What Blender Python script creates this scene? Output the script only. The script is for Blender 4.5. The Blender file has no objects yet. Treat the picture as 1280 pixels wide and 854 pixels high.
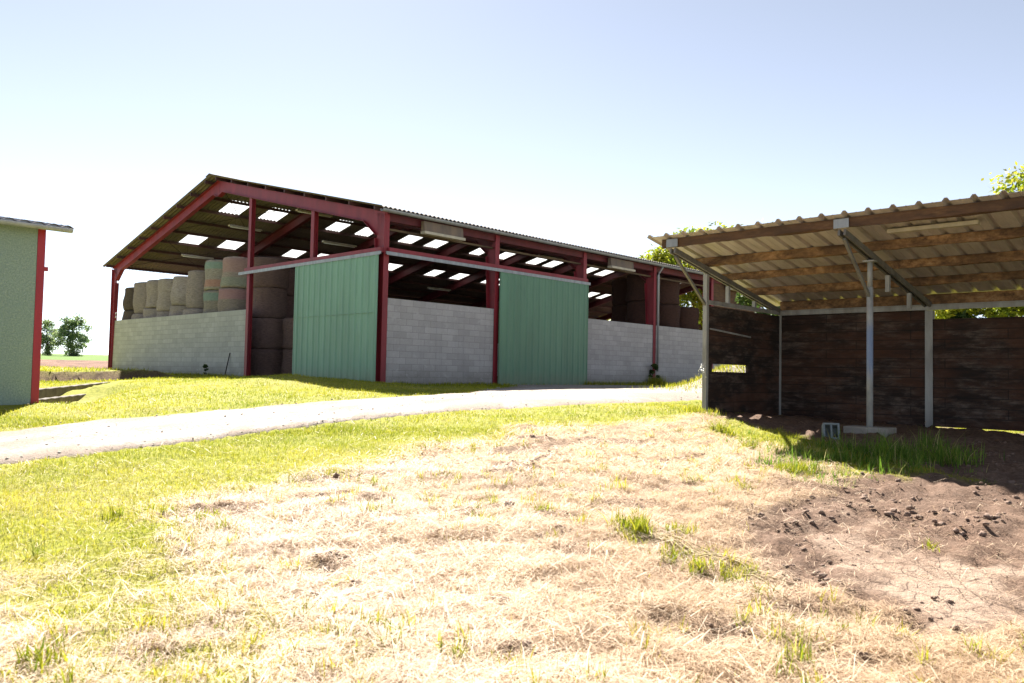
import bpy, math, random
import numpy as np
from mathutils import Vector, Matrix

random.seed(7)
RNG = np.random.default_rng(7)
C = bpy.context.scene.collection
R = math.radians

# ------------------------------------------------------------------ camera model
FPX, PITCH, ROLL = 995.6, 0.041, 0.020
EYE = np.array([0.0, 0.0, 1.6])
fw = np.array([0, math.cos(PITCH), math.sin(PITCH)])
ri0 = np.array([1.0, 0, 0]); up0 = np.array([0, -math.sin(PITCH), math.cos(PITCH)])
ri = math.cos(ROLL) * ri0 + math.sin(ROLL) * up0
up = -math.sin(ROLL) * ri0 + math.cos(ROLL) * up0


def ray(x, y):
    v = fw + ri * (x - 640) / FPX - up * (y - 427) / FPX
    return v / v[1]


def at(x, y, d):
    return EYE + ray(x, y) * d


# ------------------------------------------------------------------ site frames
YAW = R(43.9)
S = np.array([math.sin(YAW), math.cos(YAW), 0])
T = np.array([-math.cos(YAW), math.sin(YAW), 0])
BARN = np.array([-4.046, 24.67, 1.23])
SHED = np.array([3.795, 15.6, 0.93])
COTT = np.array([-8.88, 15.0, 0.86])


def bw(s, t, z=0):
    return BARN + S * s + T * t + np.array([0, 0, z])


def sw(a, b, z=0):
    return SHED - T * a + S * b + np.array([0, 0, z])


# ------------------------------------------------------------------ noise
def vnoise(x, y, seed=0):
    x = np.asarray(x, float); y = np.asarray(y, float)
    xi = np.floor(x); yi = np.floor(y); fx = x - xi; fy = y - yi
    fx = fx * fx * (3 - 2 * fx); fy = fy * fy * (3 - 2 * fy)

    def h(a, b):
        n = np.sin(a * 127.1 + b * 311.7 + seed * 74.7) * 43758.5453
        return n - np.floor(n)
    a = h(xi, yi); b = h(xi + 1, yi); c = h(xi, yi + 1); d = h(xi + 1, yi + 1)
    return (a * (1 - fx) + b * fx) * (1 - fy) + (c * (1 - fx) + d * fx) * fy


def fbm(x, y, seed=0, o=4):
    v = 0; a = .5; t = 0
    for i in range(o):
        v = v + a * vnoise(x * 2 ** i + 17 * i, y * 2 ** i - 9 * i, seed + i); t += a; a *= .5
    return v / t


def sstep(a, b, x):
    t = np.clip((x - a) / (b - a), 0, 1)
    return t * t * (3 - 2 * t)


# ------------------------------------------------------------------ terrain height
CP = []
for d in (1, 4, 7, 10, 13, 15.5):
    for u in (-1.6, -.9, -.4, 0, .35, .8, 1.5):
        if d > 11 and u in (.35, .8):
            continue
        CP.append((u * (d + 2), d, .08 * (d - 4) if d > 4 else 0))
CP += [(-30, -10, -.2), (0, -10, -.3), (30, -10, -.2), (-3, 20, 1.15), (0, 20, 1.13), (4, 20, 1.1), (2, 24, 1.18)]
for a, b, z in [(0, 0, .92), (3.12, 0, .75), (0, 3.2, .80), (3.12, 3.2, .73), (4.7, 3.2, .69), (8, 0, .52), (8, 3.2, .58), (3, 6, .80), (8, 7, .75),
                (12, 4, .6), (0, 5.5, .95), (5, 12, 1.1), (14, 14, 1.1), (2.3, -2.2, .63), (4.5, -3.2, .47), (-1.0, 0, .97)]:
    p = sw(a, b); CP.append((p[0], p[1], z))
for s in (0, 5, 10, 15, 20, 30, 40):
    p = bw(s, -.8); CP.append((p[0], p[1], 1.21))
for s in (4, 12, 22, 36):
    for t in (3, 12, 20):
        p = bw(s, t); CP.append((p[0], p[1], 1.18))
for t, z in ((1, 1.2), (5, 1.22), (8.7, 1.24), (13, 1.26), (18, 1.2), (22.6, 1.19)):
    p = bw(-.6, t); CP.append((p[0], p[1], z))
for x, y, d in [(105, 495, 17.5), (130, 481, 21), (165, 475.5, 23), (215, 473, 23.5), (305, 472, 22.6), (372, 469.5, 21.8), (430, 476, 21.8), (240, 480, 20.5), (500, 484, 21.5)]:
    p = at(x, y, d); CP.append((p[0], p[1], p[2]))
for x, y, d in [(40, 487, 17.5), (90, 482, 20.8), (135, 477.5, 24), (60, 478, 24), (100, 478, 25.5)]:
    p = at(x, y, d); CP.append((p[0], p[1], p[2]))
for x, d, z in [(20, 30, 1.18), (80, 32, 1.18), (140, 37, 1.18), (0, 45, 1.2), (120, 50, 1.2)]:
    p = at(x, 440, d); CP.append((p[0], p[1], z))
CP += [(-40, 30, 1.1), (-45, 60, 1.5), (0, 75, 1.5), (45, 60, 1.4), (50, 25, .9), (-20, 18, .9), (70, 70, 1.5), (-80, 70, 1.6), (40, 10, .5)]
CP = np.array(CP)


def _phi(r2):
    return .5 * r2 * np.log(r2 + 1e-9)


_n = len(CP)
_D = (CP[:, None, 0] - CP[None, :, 0]) ** 2 + (CP[:, None, 1] - CP[None, :, 1]) ** 2
_M = np.zeros((_n + 3, _n + 3)); _M[:_n, :_n] = _phi(_D) + np.eye(_n) * .15
_M[:_n, _n] = 1; _M[:_n, _n + 1] = CP[:, 0]; _M[:_n, _n + 2] = CP[:, 1]; _M[_n:, :_n] = _M[:_n, _n:].T
_W = np.linalg.solve(_M, np.concatenate([CP[:, 2], np.zeros(3)]))

WALL_UP = (at(30, 488, 17.2)[:2], at(140, 477, 24.3)[:2])
WALL_LO = (at(30, 501, 15.9)[:2], at(118, 491, 20.6)[:2])
BANK = (at(30, 476, 24.5)[:2], at(205, 472, 29)[:2])
MOUND = at(921, 476, 25)[:2]


def side(seg, x, y):
    """signed distance (positive = far side from the camera) and fraction along"""
    a, b = seg; d = b - a; L = math.hypot(*d); d = d / L
    rx = x - a[0]; ry = y - a[1]
    return -rx * d[1] + ry * d[0], (rx * d[0] + ry * d[1]) / L


def terrain(x, y):
    x = np.atleast_1d(np.asarray(x, float)); y = np.atleast_1d(np.asarray(y, float))
    out = np.empty_like(x)
    for i in range(0, len(x), 50000):
        xx = x[i:i + 50000]; yy = y[i:i + 50000]
        r2 = (xx[:, None] - CP[None, :, 0]) ** 2 + (yy[:, None] - CP[None, :, 1]) ** 2
        z = _phi(r2) @ _W[:_n] + _W[_n] + _W[_n + 1] * xx + _W[_n + 2] * yy
        # the sunken yard between the two low concrete walls
        d1, f1 = side(WALL_UP, xx, yy); d2, f2 = side(WALL_LO, xx, yy)
        lim = 1 - sstep(.72, 1.0, f1)
        z = z - .26 * (d1 < .06) * (d2 > .06) * lim * (f1 > -1) * (1 - sstep(.6, 1.0, f2) * .6)
        z = z - .30 * (d2 <= .06) * sstep(-1.7, -.25, d2) * (1 - sstep(.65, 1, f2)) * (f2 > -.2)
        # the little earth bank
        d3, f3 = side(BANK, xx, yy)
        jag = .25 * (fbm(xx * 1.6, yy * 1.6, 5) - .5)
        z = z + .32 * sstep(-.10, .06, d3 + jag) * (1 - sstep(.85, 1.25, f3))
        # weedy heap beside the track
        z = z + .80 * np.exp(-((xx - MOUND[0]) ** 2 + ((yy - MOUND[1]) / 1.3) ** 2) / (2 * .85 ** 2))
        # far fields
        d = np.hypot(xx, yy)
        far = 1.5 + .0165 * np.clip(d - 60, 0, 200) - .012 * np.clip(d - 300, 0, 900)
        k = sstep(46, 66, d)
        far = np.where(yy < 0, -.2, far)
        z = z * (1 - k) + far * k
        out[i:i + 50000] = z
    return out


def tz(x, y):
    return float(terrain([x], [y])[0])


def ground_hit(px, py):
    v = ray(px, py)
    d = np.arange(2.5, 60, .04)
    P = EYE[None, :] + v[None, :] * d[:, None]
    z = terrain(P[:, 0], P[:, 1])
    i = int(np.argmax(P[:, 2] < z))
    return P[i]


# ------------------------------------------------------------------ surface zones
def in_poly(x, y, poly):
    ins = np.zeros(len(x), bool)
    n = len(poly)
    for i in range(n):
        x1, y1 = poly[i]; x2, y2 = poly[(i + 1) % n]
        c = ((y1 > y) != (y2 > y)) & (x < (x2 - x1) * (y - y1) / (y2 - y1 + 1e-12) + x1)
        ins ^= c
    return ins


def poly_dist(x, y, poly):
    """signed distance, positive inside"""
    d = np.full(len(x), 1e9)
    n = len(poly)
    for i in range(n):
        ax, ay = poly[i]; bx, by = poly[(i + 1) % n]
        ex, ey = bx - ax, by - ay
        t = np.clip(((x - ax) * ex + (y - ay) * ey) / (ex * ex + ey * ey + 1e-12), 0, 1)
        d = np.minimum(d, np.hypot(x - ax - t * ex, y - ay - t * ey))
    return np.where(in_poly(x, y, poly), d, -d)


def px_poly(pts):
    return [tuple(ground_hit(*p)[:2]) for p in pts]


STRAW = px_poly([(885, 522), (800, 524), (700, 532), (640, 541), (560, 556), (480, 582), (370, 600), (270, 625), (195, 655), (190, 690), (245, 745), (270, 800), (310, 853), (400, 853), (800, 853), (1275, 853),
                 (1275, 640), (1060, 600), (960, 560)])
STRAW = STRAW[:13] + [(-1.1, 3.2), (-.8, 1.5), (6, 1.5), (6, 3)] + STRAW[16:]
SOIL = px_poly([(940, 655), (985, 622), (1050, 598), (1130, 592), (1275, 604)]) + [tuple(sw(12, -3.5)[:2]), (7, 4.2), (4.6, 4.2)] + px_poly([(1230, 800), (1120, 775), (1010, 762), (950, 700)])
CRACK = px_poly([(1060, 665), (1130, 660), (1190, 690), (1270, 715), (1278, 790), (1200, 775), (1130, 740), (1040, 690)])
SHEDFLOOR = [tuple(sw(a, b)[:2]) for a, b in ((-.1, -.3), (2.2, -1.1), (3.3, -1.9), (5.5, -3.3), (13, -3.6), (13, 3.4), (-.1, 3.4))]
UP_E = [(-330, 566), (-150, 555), (0, 540), (120, 527), (250, 516), (400, 503), (520, 496), (590, 492)]
LO_E = [(-330, 640), (-150, 612), (0, 583), (110, 570), (250, 552), (400, 531), (560, 516), (700, 509), (800, 505)]
up_w = [ground_hit(*p)[:2] for p in UP_E] + [bw(4.2, -1.9)[:2], bw(5.0, -.7)[:2]]
lo_w = [ground_hit(*p)[:2] for p in LO_E] + [np.array([4.2, 19.0]), np.array([6.6, 21.6]), sw(2, 7.2)[:2]]
up_w += [bw(10.2, -.5)[:2], bw(14.2, -1.1)[:2], bw(30, -1.5)[:2]]
lo_w += [sw(3, 16)[:2]]


def resample(p, n):
    p = np.array(p); L = np.concatenate([[0], np.cumsum(np.hypot(*np.diff(p, axis=0).T))])
    t = np.linspace(0, L[-1], n)
    q = np.stack([np.interp(t, L, p[:, 0]), np.interp(t, L, p[:, 1])], 1)
    k = max(1, n // 24)
    for _ in range(3):
        m = q.copy()
        for j in range(1, k):
            pass
        m[1:-1] = (q[:-2] + 2 * q[1:-1] + q[2:]) / 4; q = m
    return q


NR = 420
up_r = resample(up_w, NR); lo_r = resample(lo_w, NR)
ROAD = [tuple(p) for p in up_r[::6]] + [tuple(p) for p in lo_r[::-6]]


def zones(x, y):
    nz = fbm(x * .9, y * .9, 3) - .5
    n2 = fbm(x * 4, y * 4, 9) - .5
    st = poly_dist(x, y, STRAW)
    straw = sstep(-.55, .75, st + 1.9 * nz + 1.0 * n2)
    patch = fbm(x * .55, y * .8, 21)                              # dry patches inside the lawn
    leftdry = sstep(.50, .68, patch) * .12 + sstep(.42, .66, fbm(x * 1.1, y * 1.3, 23)) * .62 * sstep(6.6, 4.6, y)
    straw = np.maximum(straw, leftdry)
    so = poly_dist(x, y, SOIL)
    soil = sstep(-.35, .45, so + 1.3 * nz + .7 * n2)
    sf = poly_dist(x, y, SHEDFLOOR)
    soil = np.maximum(soil, sstep(-.15, .25, sf + .4 * n2))
    barn_s = (x - BARN[0]) * S[0] + (y - BARN[1]) * S[1]; barn_t = (x - BARN[0]) * T[0] + (y - BARN[1]) * T[1]
    inb = ((barn_s > -.15) & (barn_t > -.1) & (barn_t < 23) & (barn_s < 40)).astype(float)
    soil = np.maximum(soil, inb)
    bare = sstep(.60, .70, fbm(x * 1.6, y * 2.0, 33)) * sstep(.3, .8, straw)   # bare earth showing in the mown area
    soil = np.maximum(soil, bare * .75)
    crack = sstep(-.1, .35, poly_dist(x, y, CRACK) + 1.5 * nz + 1.3 * n2 - .05)
    road = sstep(-.1, .1, poly_dist(x, y, ROAD) + .35 * n2)
    d3, f3 = side(BANK, x, y)
    bank = np.exp(-(d3 + .10) ** 2 / (2 * .2 ** 2)) * (1 - sstep(.95, 1.1, f3))
    soil = np.maximum(soil, bank)
    d = np.hypot(x, y)
    field = sstep(47, 49, d + 2 * nz) * (1 - sstep(98, 101, d))
    crop = sstep(98, 101, d)
    return dict(straw=straw, soil=soil, crack=crack, road=road, field=field, crop=crop)


# ------------------------------------------------------------------ helpers: materials
def mat(name, base=(.5, .5, .5), rough=.8, metal=0.0):
    m = bpy.data.materials.new(name); m.use_nodes = True
    nt = m.node_tree; b = nt.nodes['Principled BSDF']
    b.inputs['Base Color'].default_value = (*base, 1); b.inputs['Roughness'].default_value = rough
    b.inputs['Metallic'].default_value = metal
    return m, nt, b


def N(nt, kind, **kw):
    n = nt.nodes.new(kind)
    for k, v in kw.items():
        if k.startswith('i_'):
            n.inputs[k[2:].replace('_', ' ')].default_value = v
        else:
            setattr(n, k, v)
    return n


def ramp(nt, fac, stops):
    r = nt.nodes.new('ShaderNodeValToRGB')
    while len(r.color_ramp.elements) < len(stops):
        r.color_ramp.elements.new(.5)
    for e, (p, c) in zip(r.color_ramp.elements, stops):
        e.position = p; e.color = (*c, 1)
    nt.links.new(fac, r.inputs['Fac'])
    return r.outputs['Color']


def mix(nt, fac, a, b, mode='MIX'):
    m = nt.nodes.new('ShaderNodeMix'); m.data_type = 'RGBA'; m.blend_type = mode
    for sock, v in ((m.inputs[0], fac), (m.inputs[6], a), (m.inputs[7], b)):
        if isinstance(v, (int, float)):
            sock.default_value = v
        elif isinstance(v, tuple):
            sock.default_value = (*v, 1)
        else:
            nt.links.new(v, sock)
    return m.outputs[2]


def coords(nt, scale=(1, 1, 1), kind='Object'):
    t = nt.nodes.new('ShaderNodeTexCoord'); mp = nt.nodes.new('ShaderNodeMapping')
    mp.inputs['Scale'].default_value = scale
    nt.links.new(t.outputs[kind], mp.inputs['Vector'])
    return mp.outputs['Vector']


def noise(nt, vec, scale, detail=5, rough=.6):
    n = N(nt, 'ShaderNodeTexNoise'); n.inputs['Scale'].default_value = scale
    n.inputs['Detail'].default_value = detail; n.inputs['Roughness'].default_value = rough
    nt.links.new(vec, n.inputs['Vector'])
    return n.outputs['Fac']


def bump(nt, b, h, strength=.3, dist=.02):
    n = N(nt, 'ShaderNodeBump'); n.inputs['Strength'].default_value = strength; n.inputs['Distance'].default_value = dist
    nt.links.new(h, n.inputs['Height']); nt.links.new(n.outputs['Normal'], b.inputs['Normal'])


def weathered(name, base, dark, rough=.6, metal=0., scale=3., bscale=40., bstr=.15, lo=.35, hi=.75, streak=(1, 1, .25)):
    m, nt, b = mat(name, base, rough, metal)
    v = coords(nt, streak)
    f = noise(nt, v, scale, 6, .65)
    nt.links.new(ramp(nt, f, [(lo, dark), (hi, base)]), b.inputs['Base Color'])
    bump(nt, b, noise(nt, coords(nt), bscale, 3), bstr, .01)
    return m


M = {}
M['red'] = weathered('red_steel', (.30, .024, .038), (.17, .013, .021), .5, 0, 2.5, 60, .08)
M['redshade'] = weathered('shaded_maroon_steel', (.14, .015, .022), (.08, .011, .015), .6, 0, 2.5, 60, .08)  # red steel with interior shade put into the colour; also the maroon eave beam
M['redb'] = weathered('bright_red_paint', (.42, .012, .022), (.30, .010, .02), .45, 0, 2.5, 60, .08)
M['rust'] = weathered('purlin_steel', (.10, .035, .032), (.055, .026, .024), .65, 0, 2, 60, .1)
M['galv'] = weathered('galvanised_steel', (.38, .40, .42), (.24, .25, .27), .45, .35, 6, 90, .06)
M['greysteel'] = weathered('grey_post_paint', (.40, .40, .39), (.22, .21, .20), .6, .1, 5, 80, .08)
M['fibro'] = weathered('fibre_cement', (.20, .165, .15), (.10, .083, .075), .9, 0, 1.2, 30, .2, .3, .75, (.3, 1, 1))
M['concrete'] = weathered('weathered_concrete', (.33, .30, .26), (.17, .15, .13), .92, 0, 3, 25, .4, .3, .7, (1, 1, 1))
M['oldconc'] = weathered('dark_old_concrete', (.19, .155, .125), (.07, .058, .05), .95, 0, 4, 25, .5, .3, .7, (1, 1, 1))
M['board_lit'] = weathered('pale_batten', (.45, .36, .22), (.25, .19, .12), .8, 0, 5, 50, .2)
M['hoodbrown'] = weathered('brown_grey_panel', (.24, .17, .12), (.12, .10, .09), .8, 0, 3, 50, .2)
M['lamp'] = weathered('lamp_housing', (.55, .50, .40), (.38, .34, .27), .6, 0, 5, 50, .05)
def post_mat():
    m, nt, b = mat('grey_pipe_with_blue_wash', (.4, .4, .39), .6)
    f = noise(nt, coords(nt, (2, 2, .6)), 5, 5, .7)
    c = ramp(nt, f, [(.3, (.22, .22, .22)), (.7, (.42, .42, .41))])
    t = N(nt, 'ShaderNodeTexCoord'); sx = N(nt, 'ShaderNodeSeparateXYZ'); nt.links.new(t.outputs['Object'], sx.inputs[0])
    z0 = N(nt, 'ShaderNodeMapRange', interpolation_type='SMOOTHSTEP'); z0.inputs['From Min'].default_value = .55; z0.inputs['From Max'].default_value = 1.0
    z1 = N(nt, 'ShaderNodeMapRange', interpolation_type='SMOOTHSTEP'); z1.inputs['From Min'].default_value = 1.75; z1.inputs['From Max'].default_value = 1.45
    nt.links.new(sx.outputs['Z'], z0.inputs['Value']); nt.links.new(sx.outputs['Z'], z1.inputs['Value'])
    k = N(nt, 'ShaderNodeMath', operation='MULTIPLY'); nt.links.new(z0.outputs[0], k.inputs[0]); nt.links.new(z1.outputs[0], k.inputs[1])
    k2 = N(nt, 'ShaderNodeMath', operation='MULTIPLY'); k2.inputs[1].default_value = .7; nt.links.new(k.outputs[0], k2.inputs[0])
    c = mix(nt, k2.outputs[0], c, (.12, .19, .36))
    nt.links.new(c, b.inputs['Base Color'])
    return m


M['bluepost'] = post_mat()
M['darkiron'] = weathered('dark_iron', (.035, .028, .026), (.02, .018, .016), .7, .2, 6, 60, .1)
M['darksteel'] = weathered('dull_dark_steel', (.21, .20, .18), (.12, .11, .10), .65, .1, 5, 80, .08)
M['white'] = weathered('white_plastic', (.80, .80, .78), (.7, .7, .68), .5, 0, 6, 60, .05)


def block_mat(name, axis, tone, dirt):
    m, nt, b = mat(name, tone, .93)
    t = N(nt, 'ShaderNodeTexCoord'); sx = N(nt, 'ShaderNodeSeparateXYZ'); cx = N(nt, 'ShaderNodeCombineXYZ')
    nt.links.new(t.outputs['Object'], sx.inputs[0])
    nt.links.new(sx.outputs[axis], cx.inputs[0]); nt.links.new(sx.outputs['Z'], cx.inputs[1])
    br = N(nt, 'ShaderNodeTexBrick', offset=.5)
    br.inputs['Scale'].default_value = 1; br.inputs['Brick Width'].default_value = .5; br.inputs['Row Height'].default_value = .206
    br.inputs['Mortar Size'].default_value = .008; br.inputs['Mortar Smooth'].default_value = .35; br.inputs['Bias'].default_value = -.1
    c1 = tuple(x * 1.12 for x in tone); c2 = tuple(x * .88 for x in tone)
    br.inputs['Color1'].default_value = (*c1, 1); br.inputs['Color2'].default_value = (*c2, 1)
    br.inputs['Mortar'].default_value = (*[x * .62 for x in tone], 1)
    nt.links.new(cx.outputs[0], br.inputs['Vector'])
    big = noise(nt, t.outputs['Object'], .9, 6, .7)
    fine = noise(nt, t.outputs['Object'], 55, 3, .7)
    str_ = noise(nt, coords(nt, (2.2, 2.2, .18)), 2.4, 5, .7)
    col = mix(nt, ramp(nt, big, [(.35, (.0, .0, .0)), (.75, (.5, .5, .5))]), br.outputs['Color'], dirt)
    col = mix(nt, ramp(nt, str_, [(.5, (0, 0, 0)), (.8, (.35, .35, .35))]), col, tuple(x * .62 for x in tone))
    hz = N(nt, 'ShaderNodeMapRange', interpolation_type='SMOOTHSTEP'); hz.inputs['From Min'].default_value = .75; hz.inputs['From Max'].default_value = .0
    nt.links.new(sx.outputs['Z'], hz.inputs['Value'])
    km = N(nt, 'ShaderNodeMath', operation='MULTIPLY'); nt.links.new(hz.outputs[0], km.inputs[0]); nt.links.new(noise(nt, t.outputs['Object'], 2.2, 6, .75), km.inputs[1])
    col = mix(nt, km.outputs[0], col, (.17, .155, .125))
    col = mix(nt, ramp(nt, noise(nt, coords(nt, (1, 1, 2)), 3.1, 4, .7), [(.58, (0, 0, 0)), (.66, (.4, .4, .4))]), col, tuple(min(1, x * 1.25) for x in tone))
    col = mix(nt, .45, col, ramp(nt, fine, [(.3, (.45, .45, .45)), (.7, (1.0, 1.0, 1.0))]), 'MULTIPLY')
    nt.links.new(col, b.inputs['Base Color'])
    h = mix(nt, .25, br.outputs['Fac'], fine)
    inv = N(nt, 'ShaderNodeInvert'); nt.links.new(h, inv.inputs['Color'])
    bump(nt, b, inv.outputs[0], .35, .012)
    return m


M['blockx'] = block_mat('concrete_blocks_along', 'X', (.47, .445, .45), (.32, .295, .29))
M['blocky'] = block_mat('concrete_blocks_across', 'Y', (.49, .49, .465), (.35, .355, .33))


def door_mat(name, base):
    m, nt, b = mat(name, base, .42)
    f = noise(nt, coords(nt, (1, 1, .2)), 1.6, 6, .65)
    c = ramp(nt, f, [(.3, tuple(x * .82 for x in base)), (.75, tuple(min(1, x * 1.1) for x in base))])
    low = noise(nt, coords(nt, (3, 3, .6)), 2, 4)
    t = N(nt, 'ShaderNodeTexCoord'); sx = N(nt, 'ShaderNodeSeparateXYZ'); nt.links.new(t.outputs['Object'], sx.inputs[0])
    mr = N(nt, 'ShaderNodeMapRange'); mr.inputs['From Min'].default_value = .55; mr.inputs['From Max'].default_value = 0
    mr.inputs['To Max'].default_value = .8
    nt.links.new(sx.outputs['Z'], mr.inputs['Value'])
    mm = N(nt, 'ShaderNodeMath', operation='MULTIPLY'); nt.links.new(mr.outputs[0], mm.inputs[0]); nt.links.new(low, mm.inputs[1])
    c = mix(nt, mm.outputs[0], c, (.22, .19, .14))      # splashed mud along the foot
    runs = noise(nt, coords(nt, (5, 5, .22)), 2.6, 5, .75)
    c = mix(nt, ramp(nt, runs, [(.55, (0, 0, 0)), (.78, (.45, .45, .45))]), c, tuple(x * .55 + .03 for x in base))
    nt.links.new(c, b.inputs['Base Color'])
    bump(nt, b, noise(nt, coords(nt), 1.8, 3, .5), .35, .05)
    return m


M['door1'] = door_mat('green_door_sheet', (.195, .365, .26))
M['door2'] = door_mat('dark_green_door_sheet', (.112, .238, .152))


def skylight_mat():
    m = bpy.data.materials.new('translucent_roof_sheet'); m.use_nodes = True; nt = m.node_tree
    out = nt.nodes['Material Output']; nt.nodes.remove(nt.nodes['Principled BSDF'])
    tr = N(nt, 'ShaderNodeBsdfTranslucent'); tp = N(nt, 'ShaderNodeBsdfTransparent'); mx = N(nt, 'ShaderNodeMixShader')
    f = noise(nt, coords(nt), 2.5, 4)
    nt.links.new(ramp(nt, f, [(.3, (.36, .35, .31)), (.7, (.46, .46, .44))]), tr.inputs['Color'])
    mx.inputs[0].default_value = .35
    nt.links.new(tr.outputs[0], mx.inputs[1]); nt.links.new(tp.outputs[0], mx.inputs[2]); nt.links.new(mx.outputs[0], out.inputs[0])
    return m


M['skylight'] = skylight_mat()


def wood_mat(name, c1, c2, c3, sc=(1, 1, 1), plank=None, axis='X', worn=False):
    m, nt, b = mat(name, c1, .85)
    g = noise(nt, coords(nt, sc), 6, 8, .72)
    big = noise(nt, coords(nt, (.55, .55, 1.6)), 1.8, 4, .65)
    col = ramp(nt, g, [(.3, c2), (.55, c1), (.8, c3)])
    col = mix(nt, ramp(nt, big, [(.4, (0, 0, 0)), (.68, (.85, .85, .85))]), col, c2)
    if plank:
        t = N(nt, 'ShaderNodeTexCoord'); sx = N(nt, 'ShaderNodeSeparateXYZ'); nt.links.new(t.outputs['Object'], sx.inputs[0])
        cx = N(nt, 'ShaderNodeCombineXYZ'); nt.links.new(sx.outputs[axis], cx.inputs[0]); nt.links.new(sx.outputs['Z'], cx.inputs[1])
        br = N(nt, 'ShaderNodeTexBrick', offset=.37); br.inputs['Scale'].default_value = 1
        br.inputs['Brick Width'].default_value = 1.7; br.inputs['Row Height'].default_value = plank
        br.inputs['Mortar Size'].default_value = .011; br.inputs['Mortar Smooth'].default_value = .4
        br.inputs['Color1'].default_value = (.8, .78, .76, 1); br.inputs['Color2'].default_value = (.58, .54, .52, 1); br.inputs['Mortar'].default_value = (.26, .24, .23, 1)
        nt.links.new(cx.outputs[0], br.inputs['Vector'])
        plank_col = br.outputs['Color']
    if worn:        # bleached, rubbed patches and drip marks
        p1 = noise(nt, coords(nt, (.7, .7, 2.2)), 2.1, 7, .75); p2 = noise(nt, coords(nt, (1.2, 1.2, 5)), 3.2, 6, .75)
        pm = mix(nt, 1.0, ramp(nt, p1, [(.46, (0, 0, 0)), (.60, (1, 1, 1))]), ramp(nt, p2, [(.38, (.1, .1, .1)), (.62, (1, 1, 1))]), 'MULTIPLY')
        col = mix(nt, pm, col, (.17, .13, .11))
        p3 = noise(nt, coords(nt, (.5, .5, 1.6)), 1.4, 4, .6)
        col = mix(nt, ramp(nt, p3, [(.46, (0, 0, 0)), (.62, (.75, .75, .75))]), col, (.095, .034, .015))
    if plank:
        col = mix(nt, 1.0, col, plank_col, 'MULTIPLY')
    nt.links.new(col, b.inputs['Base Color'])
    bump(nt, b, g, .4, .01)
    return m


M['boardx'] = wood_mat('dark_boards_along', (.045, .018, .010), (.010, .005, .004), (.13, .08, .055), (.45, 1, 4), .19, 'X', True)
M['boardy'] = wood_mat('dark_boards_across', (.034, .015, .009), (.009, .005, .004), (.10, .065, .05), (1, .45, 4), .19, 'Y', True)
M['beam'] = wood_mat('rough_timber', (.30, .165, .075), (.026, .013, .008), (.48, .34, .20), (1.3, 2, 2.0))
M['beamdark'] = wood_mat('dark_timber', (.12, .06, .028), (.05, .026, .015), (.2, .11, .055), (.6, 2, 3))
M['fardark'] = wood_mat('brown_cladding', (.20, .14, .075), (.09, .06, .04), (.28, .2, .11), (.3, .3, 3), .22, 'X')


def sheet_mat():
    m, nt, b = mat('beige_steel_sheet', (.52, .46, .40), .55, .1)
    f = noise(nt, coords(nt, (2, .4, 1)), 2.2, 6, .7)
    nt.links.new(ramp(nt, f, [(.3, (.37, .33, .325)), (.7, (.56, .51, .505))]), b.inputs['Base Color'])
    return m


M['sheet'] = sheet_mat()


def stucco_mat():
    m, nt, b = mat('green_roughcast', (.19, .27, .185), .95)
    f = noise(nt, coords(nt), 34, 5, .75); g = noise(nt, coords(nt), 1.2, 4)
    c = ramp(nt, f, [(.35, (.20, .27, .225)), (.55, (.31, .39, .325)), (.72, (.48, .54, .46))])
    c = mix(nt, ramp(nt, g, [(.35, (0, 0, 0)), (.75, (.4, .4, .4))]), c, (.25, .33, .28))
    nt.links.new(c, b.inputs['Base Color']); bump(nt, b, f, .9, .03)
    return m


M['stucco'] = stucco_mat()


def tile_mat():
    m, nt, b = mat('purple_grey_tiles', (.22, .15, .16), .75)
    f = noise(nt, coords(nt, (4, 3, 1)), 1.7, 3, .8)
    nt.links.new(ramp(nt, f, [(.3, (.17, .11, .12)), (.55, (.27, .20, .21)), (.8, (.36, .27, .26))]), b.inputs['Base Color'])
    return m


M['tile'] = tile_mat()


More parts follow.
